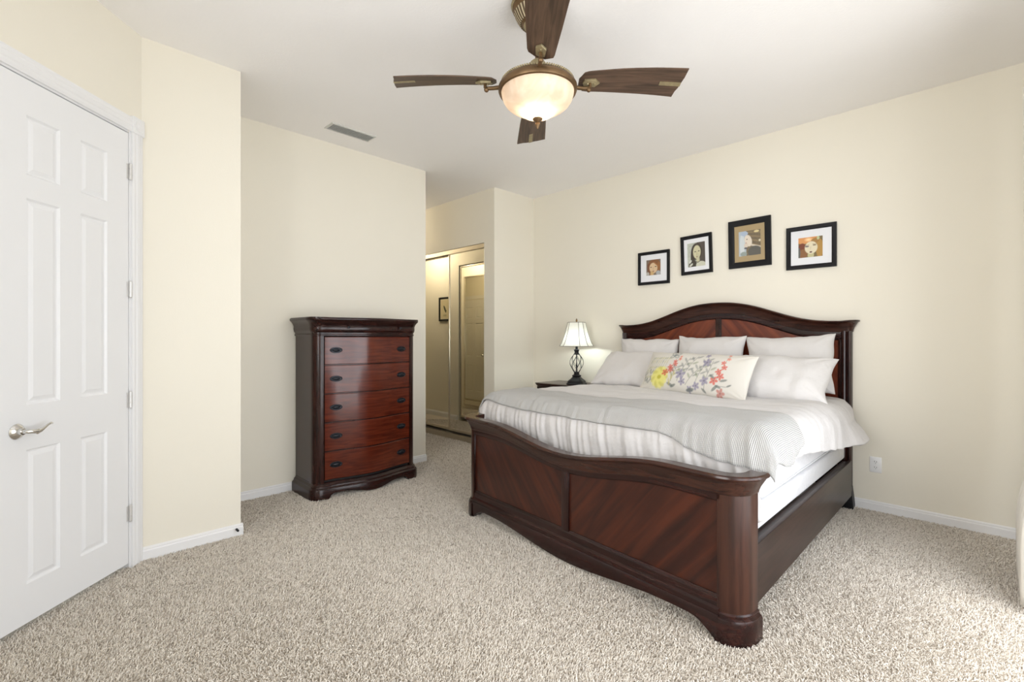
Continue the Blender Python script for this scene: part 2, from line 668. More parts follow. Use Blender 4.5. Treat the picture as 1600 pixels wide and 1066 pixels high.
# window added behind the camera to bring in fill light, and sliding glass door
w1 = structure_root('added_window')
bm = NB()
for (a, b_, c, d) in ((WX0, WX1, WZ0, WZ0 + 0.06), (WX0, WX1, WZ1 - 0.06, WZ1), (WX0, WX0 + 0.06, WZ0, WZ1), (WX1 - 0.06, WX1, WZ0, WZ1), ((WX0 + WX1) / 2 - 0.03, (WX0 + WX1) / 2 + 0.03, WZ0, WZ1)):
    box(bm, a, b_, YF - 0.1, YF - 0.03, c, d)
obj('added_window_frame', bm, M['trim'], w1, smooth=0)
bm = NB(); box(bm, WX0 + 0.05, WX1 - 0.05, YF - 0.07, YF - 0.064, WZ0 + 0.05, WZ1 - 0.05)
obj('added_window_pane', bm, M['pane'], w1, smooth=0)
d5 = structure_root('door_5')
bm = NB()
gm = (GY0 + GY1) / 2
for (a, b_, c, d) in ((GY0, GY1, 0, 0.05), (GY0, GY1, GZ - 0.06, GZ), (GY0, GY0 + 0.06, 0, GZ), (GY1 - 0.06, GY1, 0, GZ), (gm - 0.04, gm + 0.04, 0, GZ)):
    box(bm, XR + 0.03, XR + 0.09, a, b_, c, d)
obj('door_frame', bm, M['trim'], d5, smooth=0)
bm = NB(); box(bm, XR + 0.055, XR + 0.061, GY0 + 0.05, GY1 - 0.05, 0.04, GZ - 0.05)
obj('door_pane', bm, M['pane'], d5, smooth=0)

# baseboards
BH = 0.082


def baseboard(name, p0, p1, side, h=BH, t=0.014):
    """run from p0 to p1, thickness to the given side (unit normal into the room)"""
    x0, y0 = p0
    x1, y1 = p1
    prof = [(0, 0), (t, 0), (t, h - 0.022), (t - 0.004, h - 0.016), (t - 0.004, h - 0.008), (0.003, h), (0, h)]
    b_ = NB()
    rows = [[(x + side[0] * o, y + side[1] * o, z) for o, z in prof] for x, y in (p0, p1)]
    V = grid(b_, rows, close_v=True)
    b_.faces.new(V[0]); b_.faces.new(V[1])
    recalc(b_)
    return struct(name, b_, M['trim'], smooth=0)


baseboard('baseboard_back', (XA, YB), (XR, YB), (0, -1))
baseboard('baseboard_alcove', (XA, YC + 0.0), (XA, YB), (1, 0))
baseboard('baseboard_left', (XW, YBE), (XW, YH1), (1, 0))
baseboard('baseboard_corner', (XB, YBC), (XB, YBE + 0.012), (1, 0), BH, 0.016)
baseboard('baseboard_passage', (-7.0, YH1), (-5.90, YH1), (0, 1))
baseboard('baseboard_passage_near', (-5.12, YH1), (XW, YH1), (0, 1))
baseboard('baseboard_closet', (-6.12, YC), (CX0 - 0.02, YC), (0, -1))
baseboard('baseboard_right', (XR, GY1), (XR, YB), (-1, 0))

# ------------------------------------------------------------------ panel doors
def panel_door_bm(f0, f1, z0, z1, cols, rows_, thick=0.035):
    """slab whose face is x = 0 with raised panels, wide along y"""
    b_ = bmesh.new()
    ys = sorted({f0, f1, *[c for p in cols for c in p]})
    zs = sorted({z0, z1, *[c for p in rows_ for c in p]})
    V = [[b_.verts.new((0, y, z)) for z in zs] for y in ys]
    pan = []
    for i in range(len(ys) - 1):
        for j in range(len(zs) - 1):
            f = b_.faces.new((V[i][j], V[i + 1][j], V[i + 1][j + 1], V[i][j + 1]))
            if any(abs(ys[i] - c[0]) < 1e-6 for c in cols) and any(abs(zs[j] - c[0]) < 1e-6 for c in rows_):
                pan.append(f)
    bmesh.ops.recalc_face_normals(b_, faces=b_.faces[:])
    if b_.faces[0].normal.x < 0:
        bmesh.ops.reverse_faces(b_, faces=b_.faces[:])
    bmesh.ops.inset_individual(b_, faces=pan, thickness=0.012, depth=-0.009)
    bmesh.ops.inset_individual(b_, faces=pan, thickness=0.010, depth=0.0)
    bmesh.ops.inset_individual(b_, faces=pan, thickness=0.024, depth=0.006)
    box(b_, -thick, -0.0005 - 0.010, f0, f1, z0, z1)
    t = bmesh.new()
    for (a, c) in (((f0, z0), (f1, z0)), ((f1, z0), (f1, z1)), ((f1, z1), (f0, z1)), ((f0, z1), (f0, z0))):
        q = [t.verts.new((0, a[0], a[1])), t.verts.new((0, c[0], c[1])), t.verts.new((-0.0105, c[0], c[1])), t.verts.new((-0.0105, a[0], a[1]))]
        t.faces.new(q)
    merge(b_, t)
    return b_


d1 = diag('door_1')
cols = [(2.114, 2.272), (2.380, 2.536)]
rws = [(0.208, 0.803), (1.003, 1.920), (2.024, 2.288)]
obj('door_panel', panel_door_bm(DF0, DF1, 0.035, 2.446, cols, rws), M['white'], d1, smooth=0)
for hz in (2.232, 1.572, 0.952, 0.315):
    bm = NB()
    lathe(bm, [(0.0001, hz - 0.049), (0.0045, hz - 0.047), (0.0075, hz - 0.043), (0.0075, hz - 0.016), (0.006, hz - 0.015), (0.0075, hz - 0.014), (0.0075, hz + 0.014), (0.006, hz + 0.015), (0.0075, hz + 0.016), (0.0075, hz + 0.043), (0.0045, hz + 0.047), (0.0001, hz + 0.049)], 12, (0.008, DF1 + 0.006))
    box(bm, -0.001, 0.002, DF1 - 0.012, DF1 + 0.004, hz - 0.042, hz + 0.042)
    obj('hinge', bm, M['satin'], d1)
# lever handle
hd = NB()
hy, hz0 = 2.072, 0.892
lathe(hd, [(0.0001, 0.030), (0.014, 0.030), (0.015, 0.016), (0.020, 0.014), (0.026, 0.011), (0.030, 0.007), (0.034, 0.003), (0.034, 0.0), (0.0001, 0.0)], 36)
hd.transform(Matrix.Translation((0, hy, hz0)) @ Matrix.Rotation(PI / 2, 4, 'Y'))
rose = obj('door_handle', hd, M['chrome'], d1)
bm = NB()
tube(bm, [(0.028, hy, hz0), (0.046, hy, hz0), (0.052, hy + 0.006, hz0), (0.055, hy + 0.02, hz0 - 0.002), (0.056, hy + 0.034, hz0 - 0.005), (0.056, hy + 0.048, hz0 - 0.003), (0.055, hy + 0.066, hz0 + 0.005), (0.053, hy + 0.086, hz0 + 0.016), (0.050, hy + 0.104, hz0 + 0.021), (0.046, hy + 0.114, hz0 + 0.017)],
     [0.009, 0.009, 0.0095, 0.010, 0.0115, 0.0095, 0.0065, 0.005, 0.0055, 0.004], 12)
lathe_b = NB()
lathe(lathe_b, [(0.0001, 0.002), (0.006, 0.002), (0.009, 0.0), (0.0115, -0.001), (0.0115, -0.006)], 20)
lathe_b.transform(Matrix.Translation((0.064, hy + 0.03, hz0 - 0.004)) @ Matrix.Rotation(PI / 2, 4, 'Y'))
merge(bm, lathe_b)
obj('lever', bm, M['chrome'], rose)

# casing with corner block and jamb
t1 = diag('trim_1')


def casing_side(b_, y0, y1, z0, z1):
    n = 6
    w_ = y1 - y0
    prof = [(0, 0), (0.010, 0.0), (0.014, 0.12), (0.014, 0.30), (0.017, 0.38), (0.017, 0.62), (0.014, 0.70), (0.014, 0.88), (0.010, 1.0), (0, 1.0)]
    rows = [[(o, y0 + w_ * s, z) for o, s in prof] for z in (z0, z1)]
    V = grid(b_, rows, close_v=True)
    b_.faces.new(V[0]); b_.faces.new(V[1])
    recalc(b_)


bm = NB()
casing_side(bm, 2.692, 2.768, 0, 2.462)
casing_side(bm, 1.885, 1.967, 0, 2.462)
rows = [[(o, y, 2.462 + 0.082 * s) for o, s in [(0, 0), (0.010, 0.0), (0.014, 0.12), (0.014, 0.30), (0.017, 0.38), (0.017, 0.62), (0.014, 0.70), (0.014, 0.88), (0.010, 1.0), (0, 1.0)]] for y in (1.97, 2.692)]
V = grid(bm, rows, close_v=True); bm.faces.new(V[0]); bm.faces.new(V[1]); recalc(bm)
obj('door_casing', bm, M['trim'], t1, smooth=0)
bm = NB()
box(bm, 0, 0.021, 2.687, 2.770, 2.458, 2.552, 0.003)
t = NB(); lathe(t, [(0.03, 0.0), (0.03, 0.003), (0.024, 0.001), (0.016, 0.001), (0.011, 0.005), (0.0001, 0.006)], 24)
t.transform(Matrix.Translation((0.021, 2.7285, 2.505)) @ Matrix.Rotation(PI / 2, 4, 'Y'))
merge(bm, t)
obj('corner_block', bm, M['trim'], t1)
bm = NB()
box(bm, -0.12, 0.0, DF1 + 0.005, DF1 + 0.02, 0, 2.462)
box(bm, -0.12, 0.0, DF0 - 0.02, DF0 - 0.005, 0, 2.462)
box(bm, -0.12, 0.0, DF0, DF1, 2.452, 2.466)
obj('door_jamb', bm, M['trim'], t1, smooth=0)

# small spring stop on the corner of the baseboard
sx, sy, sz = XB + 0.016, YBE - 0.03, 0.055
bm = NB()
pts = []
for k in range(61):
    a = k / 60.0
    pts.append((sx + 0.004 + 0.032 * a, sy + 0.006 * math.cos(a * 36), sz + 0.006 * math.sin(a * 36)))
tube(bm, pts, 0.0014, 5)
ds = thing('door_stop', 'small dark spring door stop screwed to the end of the baseboard', 'door stop', (sx, sy, sz))
obj('spring', bm, M['pull'], ds, local=False)
bm = NB(); ball(bm, (sx + 0.038, sy, sz), 0.007, (0.8, 1, 1), 12, 8)
obj('tip', bm, M['slot'], ds, local=False)
bm = NB(); ball(bm, (sx + 0.002, sy, sz), 0.008, (0.5, 1, 1), 12, 8)
obj('base', bm, M['satin'], ds, local=False)

# ------------------------------------------------------------------ passage: mirrored closet doors
def mirror_door(name, x0, x1, y, z0, z1, face):
    """framed mirror; y = front plane, face = -1 looks to -y"""
    r = structure_root(name, ((x0 + x1) / 2, y, z0))
    fw = 0.022
    b_ = NB()
    ya, yb = (y, y + 0.03) if face < 0 else (y - 0.03, y)
    for (a, c, d, e_) in ((x0, x0 + fw, z0, z1), (x1 - fw, x1, z0, z1), (x0 + fw, x1 - fw, z0, z0 + 0.03), (x0 + fw, x1 - fw, z1 - 0.025, z1)):
        box(b_, a, c, ya, yb, d, e_, 0.003)
    obj('door_frame', b_, M['champagne'], r, local=False)
    b_ = NB()
    yy = y + 0.008 if face < 0 else y - 0.008
    box(b_, x0 + fw - 0.002, x1 - fw + 0.002, min(yy, yy - face * 0.006), max(yy, yy - face * 0.006), z0 + 0.028, z1 - 0.023)
    obj('mirror', b_, M['mirror'], r, smooth=0, local=False)
    return r


mirror_door('door_2', -4.955, CX1 - 0.004, YC + 0.018, 0.105, 2.395, -1)
mirror_door('door_3', CX0 + 0.004, -4.925, YC + 0.056, 0.105, 2.385, -1)
t2 = structure_root('trim_2', ((CX0 + CX1) / 2, YC, 2.4))
bm = NB()
box(bm, CX0, CX1, YC + 0.004, YC + 0.016, 2.375, 2.43)
box(bm, CX0, CX1, YC + 0.05, YC + 0.054, 2.375, 2.43)
box(bm, CX0, CX1, YC + 0.004, YC + 0.1, 2.425, 2.432)
obj('top_track', bm, M['champagne'], t2, smooth=0, local=False)
bm = NB()
box(bm, CX0, CX1, YC + 0.012, YC + 0.1, 0.0, 0.075)
obj('bottom_track', bm, M['champagne'], t2, smooth=0, local=False)
bm = NB()
box(bm, CX1, CX1 + 0.004, YC - 0.002, YC + 0.12, 0, 2.43)
obj('jamb_strip', bm, M['wall'], t2, smooth=0, local=False)
# the closet across the passage, seen only in the mirrors
mirror_door('door_4', -5.866, -5.154, YH1 - 0.02, 0.06, 2.42, 1)
# white panel door further down the passage, seen only in the mirrors
mirror_door('door_7', -6.84, -6.16, YC - 0.032, 0.06, 2.42, -1)
d6 = structure_root('door_6', (-7.50, YH1, 0), PI / 2)
pb = panel_door_bm(-0.36, 0.36, 0.03, 2.08, [(-0.25, -0.05), (0.05, 0.25)], [(0.2, 0.75), (0.92, 1.6), (1.7, 1.93)])
pb.transform(Matrix.Translation((0.04, 0, 0)))
obj('door_panel', pb, M['white'], d6, smooth=0)
bm = NB()
casing_side(bm, 0.37, 0.44, 0, 2.1); casing_side(bm, -0.44, -0.37, 0, 2.1)
box(bm, 0, 0.016, -0.44, 0.44, 2.1, 2.17)
obj('door_casing', bm, M['trim'], d6, smooth=0)
bm = NB(); lathe(bm, [(0.0001, 0.06), (0.02, 0.058), (0.027, 0.045), (0.02, 0.03), (0.01, 0.025), (0.01, 0.008), (0.03, 0.004), (0.03, 0)], 20)
bm.transform(Matrix.Translation((0.04, -0.3, 0.95)) @ Matrix.Rotation(PI / 2, 4, 'Y'))
obj('door_handle', bm, M['chrome'], d6)


# flush lamp in the passage (its own warm light)
hl = thing('ceiling_light', 'small round flush ceiling lamp in the passage outside the mirrored closet', 'ceiling light', (-6.45, 3.34, ZC))
bm = NB(); lathe(bm, [(0.0001, -0.002), (0.15, -0.002), (0.15, -0.03), (0.14, -0.034), (0.0001, -0.034)], 32)
obj('base', bm, M['white'], hl)
bm = NB(); lathe(bm, [(0.135, -0.034), (0.13, -0.07), (0.10, -0.10), (0.05, -0.115), (0.0001, -0.118)], 32, cap=False)
obj('glass_shade', bm, M['shade'], hl)
light('passage_lamp_light', 'POINT', (-6.45, 3.34, ZC - 0.30), 11.0, (1.0, 0.88, 0.68), radius=0.12)


# ------------------------------------------------------------------ painted pictures
def canvas(nx, ny):
    X, Y = np.meshgrid(np.linspace(0, 1, nx), np.linspace(0, 1, ny), indexing='ij')
    C = np.zeros((nx, ny, 3))
    return X, Y, C


def fill(C, mask, col):
    mask = np.clip(mask, 0, 1)[..., None]
    C[:] = C * (1 - mask) + np.array(col) * mask


def ell(X, Y, cx, cy_, rx, ry, rot=0.0, soft=0.12):
    c, s = math.cos(rot), math.sin(rot)
    dx, dy = X - cx, Y - cy_
    u = (dx * c + dy * s) / rx
    v = (-dx * s + dy * c) / ry
    return np.clip((1 - np.sqrt(u * u + v * v)) / soft, 0, 1)


def seg(X, Y, x0, y0, x1, y1, w_, soft=0.5):
    dx, dy = x1 - x0, y1 - y0
    t_ = np.clip(((X - x0) * dx + (Y - y0) * dy) / (dx * dx + dy * dy + 1e-9), 0, 1)
    d = np.hypot(X - x0 - t_ * dx, Y - y0 - t_ * dy)
    return np.clip((w_ - d) / (w_ * soft), 0, 1)


def mottled(C, amt, k):
    n = rng.normal(0, 1, (C.shape[0] // k + 2, C.shape[1] // k + 2))
    n = np.repeat(np.repeat(n, k, 0), k, 1)[:C.shape[0], :C.shape[1]]
    C *= (1 + amt * n)[..., None]
    np.clip(C, 0, 1, out=C)


def set_paint(me, cols):
    a = me.color_attributes.new('paint', 'FLOAT_COLOR', 'POINT')
    flat = np.ones((len(me.vertices), 4), dtype=np.float32)
    flat[:, :3] = cols
    a.data.foreach_set('color', flat.ravel())


def lin(r, g, b_):
    return tuple(((c / 255.0) / 12.92 if c / 255.0 <= 0.04045 else ((c / 255.0 + 0.055) / 1.055) ** 2.4) for c in (r, g, b_))


def portrait(kind, n=72):
    X, Y, C = canvas(n, n)
    if kind == 'brown':
        fill(C, np.ones_like(X), lin(120, 105, 92))
        mottled(C, .08, 4)
        fill(C, ell(X, Y, .56, .62, .46, .46), lin(132, 88, 56))
        fill(C, ell(X, Y, .22, .40, .14, .40, .15), lin(118, 74, 48))
        fill(C, ell(X, Y, .86, .50, .14, .36, -.1), lin(148, 100, 60))
        fill(C, ell(X, Y, .50, .46, .30, .36, .15), lin(214, 186, 150))
        fill(C, ell(X, Y, .40, .10, .13, .2), lin(200, 168, 120))
        fill(C, seg(X, Y, .55, .82, .86, .55, .05), lin(160, 106, 62))
        fill(C, ell(X, Y, .33, .52, .07, .03), lin(92, 74, 66)); fill(C, ell(X, Y, .66, .54, .07, .03), lin(92, 74, 66))
        fill(C, seg(X, Y, .5, .5, .47, .36, .015), lin(176, 150, 122))
        fill(C, ell(X, Y, .50, .25, .06, .035), lin(150, 96, 80))
        fill(C, ell(X, Y, .84, .12, .16, .16), lin(168, 172, 176))
        fill(C, ell(X, Y, .10, .10, .12, .12), lin(180, 176, 170))
    elif kind == 'dark':
        fill(C, np.ones_like(X), lin(188, 192, 180))
        mottled(C, .05, 6)
        fill(C, (X > .55) * 1.0, lin(84, 76, 70))
        fill(C, ell(X, Y, .52, .62, .32, .38), lin(64, 54, 46))
        fill(C, ell(X, Y, .30, .38, .12, .42), lin(58, 50, 44))
        fill(C, ell(X, Y, .30, .0, .26, .34), lin(66, 60, 52))
        fill(C, ell(X, Y, .54, .60, .23, .30), lin(205, 200, 166))
        fill(C, seg(X, Y, .58, .44, .60, .2, .12), lin(196, 192, 160))
        fill(C, ell(X, Y, .76, .04, .30, .17), lin(206, 206, 188))
        fill(C, ell(X, Y, .45, .62, .06, .025), lin(112, 104, 92)); fill(C, ell(X, Y, .65, .63, .06, .025), lin(112, 104, 92))
        fill(C, seg(X, Y, .55, .6, .53, .47, .015), lin(176, 166, 122))
        fill(C, ell(X, Y, .54, .40, .05, .025), lin(150, 120, 104))
        fill(C, seg(X, Y, .50, .20, .58, .16, .018), lin(60, 54, 50)); fill(C, seg(X, Y, .58, .16, .68, .20, .018), lin(60, 54, 50))
        fill(C, ell(X, Y, .16, .22, .10, .05, .7), lin(210, 210, 200)); fill(C, ell(X, Y, .20, .08, .12, .05, .5), lin(206, 206, 194))
    elif kind == 'sleep':
        fill(C, np.ones_like(X), lin(120, 106, 84))
        mottled(C, .07, 3)
        for k in range(7):
            fill(C, seg(X, Y, .35, .95 - k * .07, 1.0, .88 - k * .09, .012), lin(92, 80, 64) if k % 2 else lin(156, 134, 96))
        fill(C, (X < .34) * 1.0, lin(178, 188, 196))
        fill(C, ell(X, Y, .16, .45, .12, .5), lin(206, 212, 214))
        fill(C, ell(X, Y, .26, .9, .18, .1), lin(172, 186, 204))
        fill(C, ell(X, Y, .44, .60, .17, .26, .35), lin(222, 210, 194))
        fill(C, ell(X, Y, .34, .42, .10, .1), lin(214, 200, 184))
        fill(C, seg(X, Y, .58, .42, .98, .30, .045), lin(206, 196, 180))
        fill(C, ell(X, Y, .74, .14, .34, .24), lin(92, 90, 84))
        fill(C, ell(X, Y, .38, .66, .03, .02), lin(80, 66, 60)); fill(C, ell(X, Y, .34, .52, .025, .02), lin(176, 120, 110))
        fill(C, ell(X, Y, .32, .31, .08, .04), lin(92, 92, 96))
        fill(C, ell(X, Y, .82, .94, .12, .05), lin(216, 200, 150)); fill(C, ell(X, Y, .96, .56, .05, .05), lin(214, 206, 180))
        fill(C, ell(X, Y, .22, .08, .16, .1), lin(146, 156, 150))
    else:
        fill(C, np.ones_like(X), lin(112, 96, 62))
        mottled(C, .1, 4)
        fill(C, ell(X, Y, .30, .95, .55, .28), lin(216, 150, 90))
        fill(C, ell(X, Y, .42, .88, .2, .12, 0, .9), lin(255, 220, 170))
        fill(C, ell(X, Y, .16, .48, .17, .26), lin(116, 56, 34))
        fill(C, ell(X, Y, .20, .20, .2, .24), lin(136, 92, 54))
        fill(C, ell(X, Y, .88, .40, .16, .5), lin(176, 136, 66))
        fill(C, ell(X, Y, .70, .8, .2, .14, .4), lin(160, 120, 62))
        fill(C, ell(X, Y, .52, .10, .14, .2), lin(190, 184, 140))
        fill(C, ell(X, Y, .53, .47, .28, .33), lin(222, 212, 184))
        fill(C, ell(X, Y, .36, .54, .09, .035), lin(92, 78, 92)); fill(C, ell(X, Y, .67, .58, .08, .03), lin(120, 106, 76))
        fill(C, seg(X, Y, .29, .60, .44, .61, .014), lin(104, 72, 58)); fill(C, seg(X, Y, .60, .64, .75, .63, .014), lin(120, 92, 58))
        fill(C, seg(X, Y, .52, .52, .50, .37, .012), lin(196, 182, 150))
        fill(C, ell(X, Y, .52, .25, .06, .04), lin(64, 44, 44)); fill(C, ell(X, Y, .52, .265, .02, .02), lin(140, 64, 60))
        fill(C, ell(X, Y, .82, .92, .06, .1), lin(190, 196, 150))
        fill(C, ell(X, Y, .03, .25, .06, .3), lin(96, 98, 96))
    return C


def picture(name, label, xc, z0, z1, w_, fw, matw, mat_key, kind, ydir=-1, y=YB, tilt=0.0, group=None):
    """framed picture; its back touches the wall plane y; ydir -1 looks to -y"""
    t = thing(name, label, 'framed picture', (xc, y, (z0 + z1) / 2), 0, group)
    t.rotation_euler = (0, math.radians(tilt), 0 if ydir < 0 else PI)
    h = z1 - z0
    fwl, fwt = fw
    b_ = NB()
    hw, hh = w_ / 2, h / 2
    prof = [(0, 0.001), (0, 0.020), (0.004, 0.024), (0.7, 0.022), (1.0, 0.015), (1.0, 0.001)]
    outer = [(-hw, -hh), (hw, -hh), (hw, hh), (-hw, hh)]
    inner = [(-hw + fwl, -hh + fwt), (hw - fwl, -hh + fwt), (hw - fwl, hh - fwt), (-hw + fwl, hh - fwt)]
    rows = []
    for o_, i_ in zip(outer, inner):
        rows.append([(o_[0] + (i_[0] - o_[0]) * s, -d, o_[1] + (i_[1] - o_[1]) * s) for s, d in prof])
    grid(b_, rows, close_u=True, close_v=True)
    recalc(b_)
    obj('frame', b_, M['black'], t, smooth=30)
    b_ = NB()
    box(b_, -hw + fwl - 0.004, hw - fwl + 0.004, -0.012, -0.004, -hh + fwt - 0.004, hh - fwt + 0.004)
    obj('mat_board', b_, M[mat_key], t, smooth=0)
    return t, hw, hh


def artwork(t, x0, x1, z0, z1, C, y=-0.0135):
    n, mm = C.shape[:2]
    b_ = NB()
    rows = [[(x0 + (x1 - x0) * i / (n - 1), y, z0 + (z1 - z0) * j / (mm - 1)) for j in range(mm)] for i in range(n)]
    grid(b_, rows)
    o = obj('artwork', b_, M['paint'], t, smooth=0)
    set_paint(o.data, C.reshape(-1, 3))
    o.data.flip_normals()
    return o


pg = 'black framed portraits above the headboard'
t, hw, hh = picture('framed_picture', 'square black frame with wide white mat and small brown-haired portrait, lowest of four', -2.402, 1.841, 2.175, 0.342, (0.028, 0.030), 0.08, 'mat', 'brown', group=pg)
artwork(t, -0.080, 0.076, -0.073, 0.083, portrait('brown'))
t, hw, hh = picture('framed_picture', 'upright black frame with thin white mat around a dark-haired woman in a necklace', -1.961, 1.905, 2.275, 0.298, (0.030, 0.032), 0.03, 'mat', 'dark', tilt=-1.6, group=pg)
artwork(t, -0.086, 0.084, -0.114, 0.112, portrait('dark'))
t, hw, hh = picture('framed_picture', 'largest black frame with tan mat around a pale sleeping figure, highest of four', -1.487, 1.920, 2.343, 0.350, (0.050, 0.052), 0.03, 'tan', 'sleep', group=pg, tilt=-0.8)
artwork(t, -0.088, 0.092, -0.110, 0.108, portrait('sleep'))
t, hw, hh = picture('framed_picture', 'wide black frame with white mat around a golden-haired woman with dark lips', -1.019, 1.860, 2.208, 0.352, (0.033, 0.034), 0.07, 'mat', 'gold', group=pg)
artwork(t, -0.088, 0.082, -0.082, 0.080, portrait('gold'))
# picture on the passage wall, seen in the mirror
t, hw, hh = picture('framed_picture', 'dark framed botanical print on cream paper hanging in the passage, seen in the mirror', -6.31, 1.575, 1.965, 0.31, (0.03, 0.03), 0.05, 'cream_mat', 'leaf', 1, YH1)
X, Y, C = canvas(56, 72)
fill(C, np.ones_like(X), lin(214, 202, 168))
fill(C, ell(X, Y, .5, .5, .26, .09, .9), lin(70, 74, 58)); fill(C, ell(X, Y, .42, .42, .14, .06, .2), lin(84, 84, 66))
fill(C, seg(X, Y, .38, .3, .62, .66, .02), lin(70, 70, 56))
for k in range(3):
    fill(C, seg(X, Y, .3, .2 - .04 * k, .7, .2 - .04 * k, .01), lin(120, 112, 90))
artwork(t, -0.11, 0.11, -0.15, 0.15, C)

# ------------------------------------------------------------------ wall outlet
ot = thing('wall_outlet', 'white double electrical outlet low on the cream wall beside the bed', 'outlet', (-0.60, YB, 0.353))
bm = NB(); box(bm, -0.036, 0.036, -0.007, 0.0, -0.058, 0.058, 0.003)
obj('cover_plate', bm, M['white'], ot)
for zc in (0.021, -0.021):
    bm = NB()
    prism(bm, [(0.017 * math.cos(a) * (1 if abs(math.cos(a)) < .8 else .9), zc + 0.0145 * math.sin(a)) for a in [2 * PI * k / 20 for k in range(20)]], -0.0095, -0.0065, 'y')
    s_ = obj('socket', bm, M['trim'], ot)
    bm = NB()
    box(bm, -0.0075, -0.0050, -0.0100, -0.0090, zc - 0.001, zc + 0.008)
    box(bm, 0.0050, 0.0075, -0.0100, -0.0090, zc - 0.001, zc + 0.007)
    box(bm, -0.002, 0.002, -0.0100, -0.0090, zc - 0.010, zc - 0.006)
    obj('slots', bm, M['slot'], s_, smooth=0)
bm = NB(); ball(bm, (0, -0.0075, 0), 0.003, (1, .5, 1), 10, 6)
obj('screw', bm, M['satin'], ot)

# ------------------------------------------------------------------ ceiling vent
vt = thing('air_vent', 'long white slatted air vent in the ceiling above the chest of drawers', 'vent', (-3.835, 1.90, ZC))
bm = NB()
vw, vl = 0.078, 0.198
rows = []
for (sx_, sy_) in ((-1, -1), (1, -1), (1, 1), (-1, 1)):
    rows.append([(sx_ * vw, sy_ * vl, 0), (sx_ * (vw - 0.002), sy_ * (vl - 0.002), -0.006), (sx_ * (vw - 0.016), sy_ * (vl - 0.016), -0.010), (sx_ * (vw - 0.016), sy_ * (vl - 0.016), 0.0)])
grid(bm, rows, close_u=True, close_v=True); recalc(bm)
obj('frame', bm, M['vent'], vt, smooth=20)
bm = NB(); box(bm, -vw + 0.016, vw - 0.016, -vl + 0.016, vl - 0.016, -0.0015, -0.0005)
obj('duct', bm, M['vent_dark'], vt, smooth=0)
for k in range(7):
    x = -vw + 0.026 + k * (2 * vw - 0.052) / 6
    bm = NB()
    box(bm, -0.0105, 0.0105, -vl + 0.016, vl - 0.016, -0.0006, 0.0006)
    bm.transform(Matrix.Translation((x, 0, -0.007)) @ Matrix.Rotation(math.radians(32), 4, 'Y'))
    obj('slat', bm, M['vent'], vt, smooth=0)

# ------------------------------------------------------------------ chest of drawers (local: width along x, front to -y)
CH = thing('chest_of_drawers', 'tall dark cherry chest of five bow-front drawers against the cream wall', 'chest of drawers', (XW + 0.015, 2.035, 0), PI / 2)
# local: y = 0 is the back at the wall, front at negative y (world +x)
CW, CD, CR = 0.472, 0.40, 0.075      # half width, depth to the corner front, corner radius


def cbow(x):
    u = max(-1.0, min(1.0, x / (CW - CR)))
    return 0.062 * (math.cos(u * PI) + 1) / 2


def cplan(off=0.0, n=40):
    p_ = u_path(CW + off, -CD - off, -0.004, CR + off * 0.5, n, 8, cbow)
    return p_


def cpoly(off=0.0, n=40):
    return [(x, y) for x, y, _, _ in cplan(off, n)]


# base with scalloped apron
bm = NB()
path = cplan(0.028)


def cscallop(x):
    ax = abs(x)
    if ax > 0.375:
        return 0.0
    if ax > 0.24:
        return 0.052 * math.sin(min(1.0, (0.375 - ax) / 0.05) * PI / 2)
    return 0.020 + 0.032 * (0.5 - 0.5 * math.cos(PI * ax / 0.24))


rows = []
for (x, y, nx, ny) in path:
    z0 = cscallop(x) if ny < -0.9 else 0.0
    pr = [(0.0, z0), (0.0, 0.085), (-0.004, 0.093), (-0.012, 0.098), (-0.016, 0.104), (-0.016, 0.112), (-0.022, 0.118), (-0.03, 0.128), (-0.03, 0.135), (-0.055, 0.135), (-0.055, max(z0, 0.0))]
    rows.append([(x + nx * o, y + ny * o, z) for o, z in pr])
V = grid(bm, rows, close_v=True); bm.faces.new(V[0]); bm.faces.new(V[-1]); recalc(bm)
obj('base', bm, M['mahogany'], CH)
# carcass
bm = NB()
prism(bm, cpoly(-0.028), 0.10, 1.345)
obj('carcass', bm, M['slot'], CH, smooth=0, label='dark inner body')
bm = NB()
box(bm, -CW + 0.004, -CW + 0.024, -CD + CR + 0.029, -0.002, 0.12, 1.345)
obj('side_panel', bm, M['mahogany_v'], CH)
bm = NB()
box(bm, CW - 0.024, CW - 0.004, -CD + CR + 0.029, -0.002, 0.12, 1.345)
obj('side_panel', bm, M['mahogany_v'], CH)
# rounded corner posts
DXH = 0.392
for s in (-1, 1):
    pl = []
    for k in range(13):
        a = PI + (PI / 2) * k / 12
        pl.append((-CW + CR + CR * math.cos(a), -CD + CR + CR * math.sin(a)))
    pl.append((-DXH - 0.006, -CD - cbow(-DXH) - 0.002))
    pl.append((-DXH - 0.006, -CD + 0.05))
    pl.append((-CW + 0.02, -CD + CR + 0.03))
    pl.insert(0, (-CW, -CD + CR + 0.03))
    if s > 0:
        pl = [(-x, y) for x, y in pl]
    bm = NB(); prism(bm, pl, 0.13, 1.345, 'z')
    obj('corner_post', bm, M['mahogany_v'], CH)
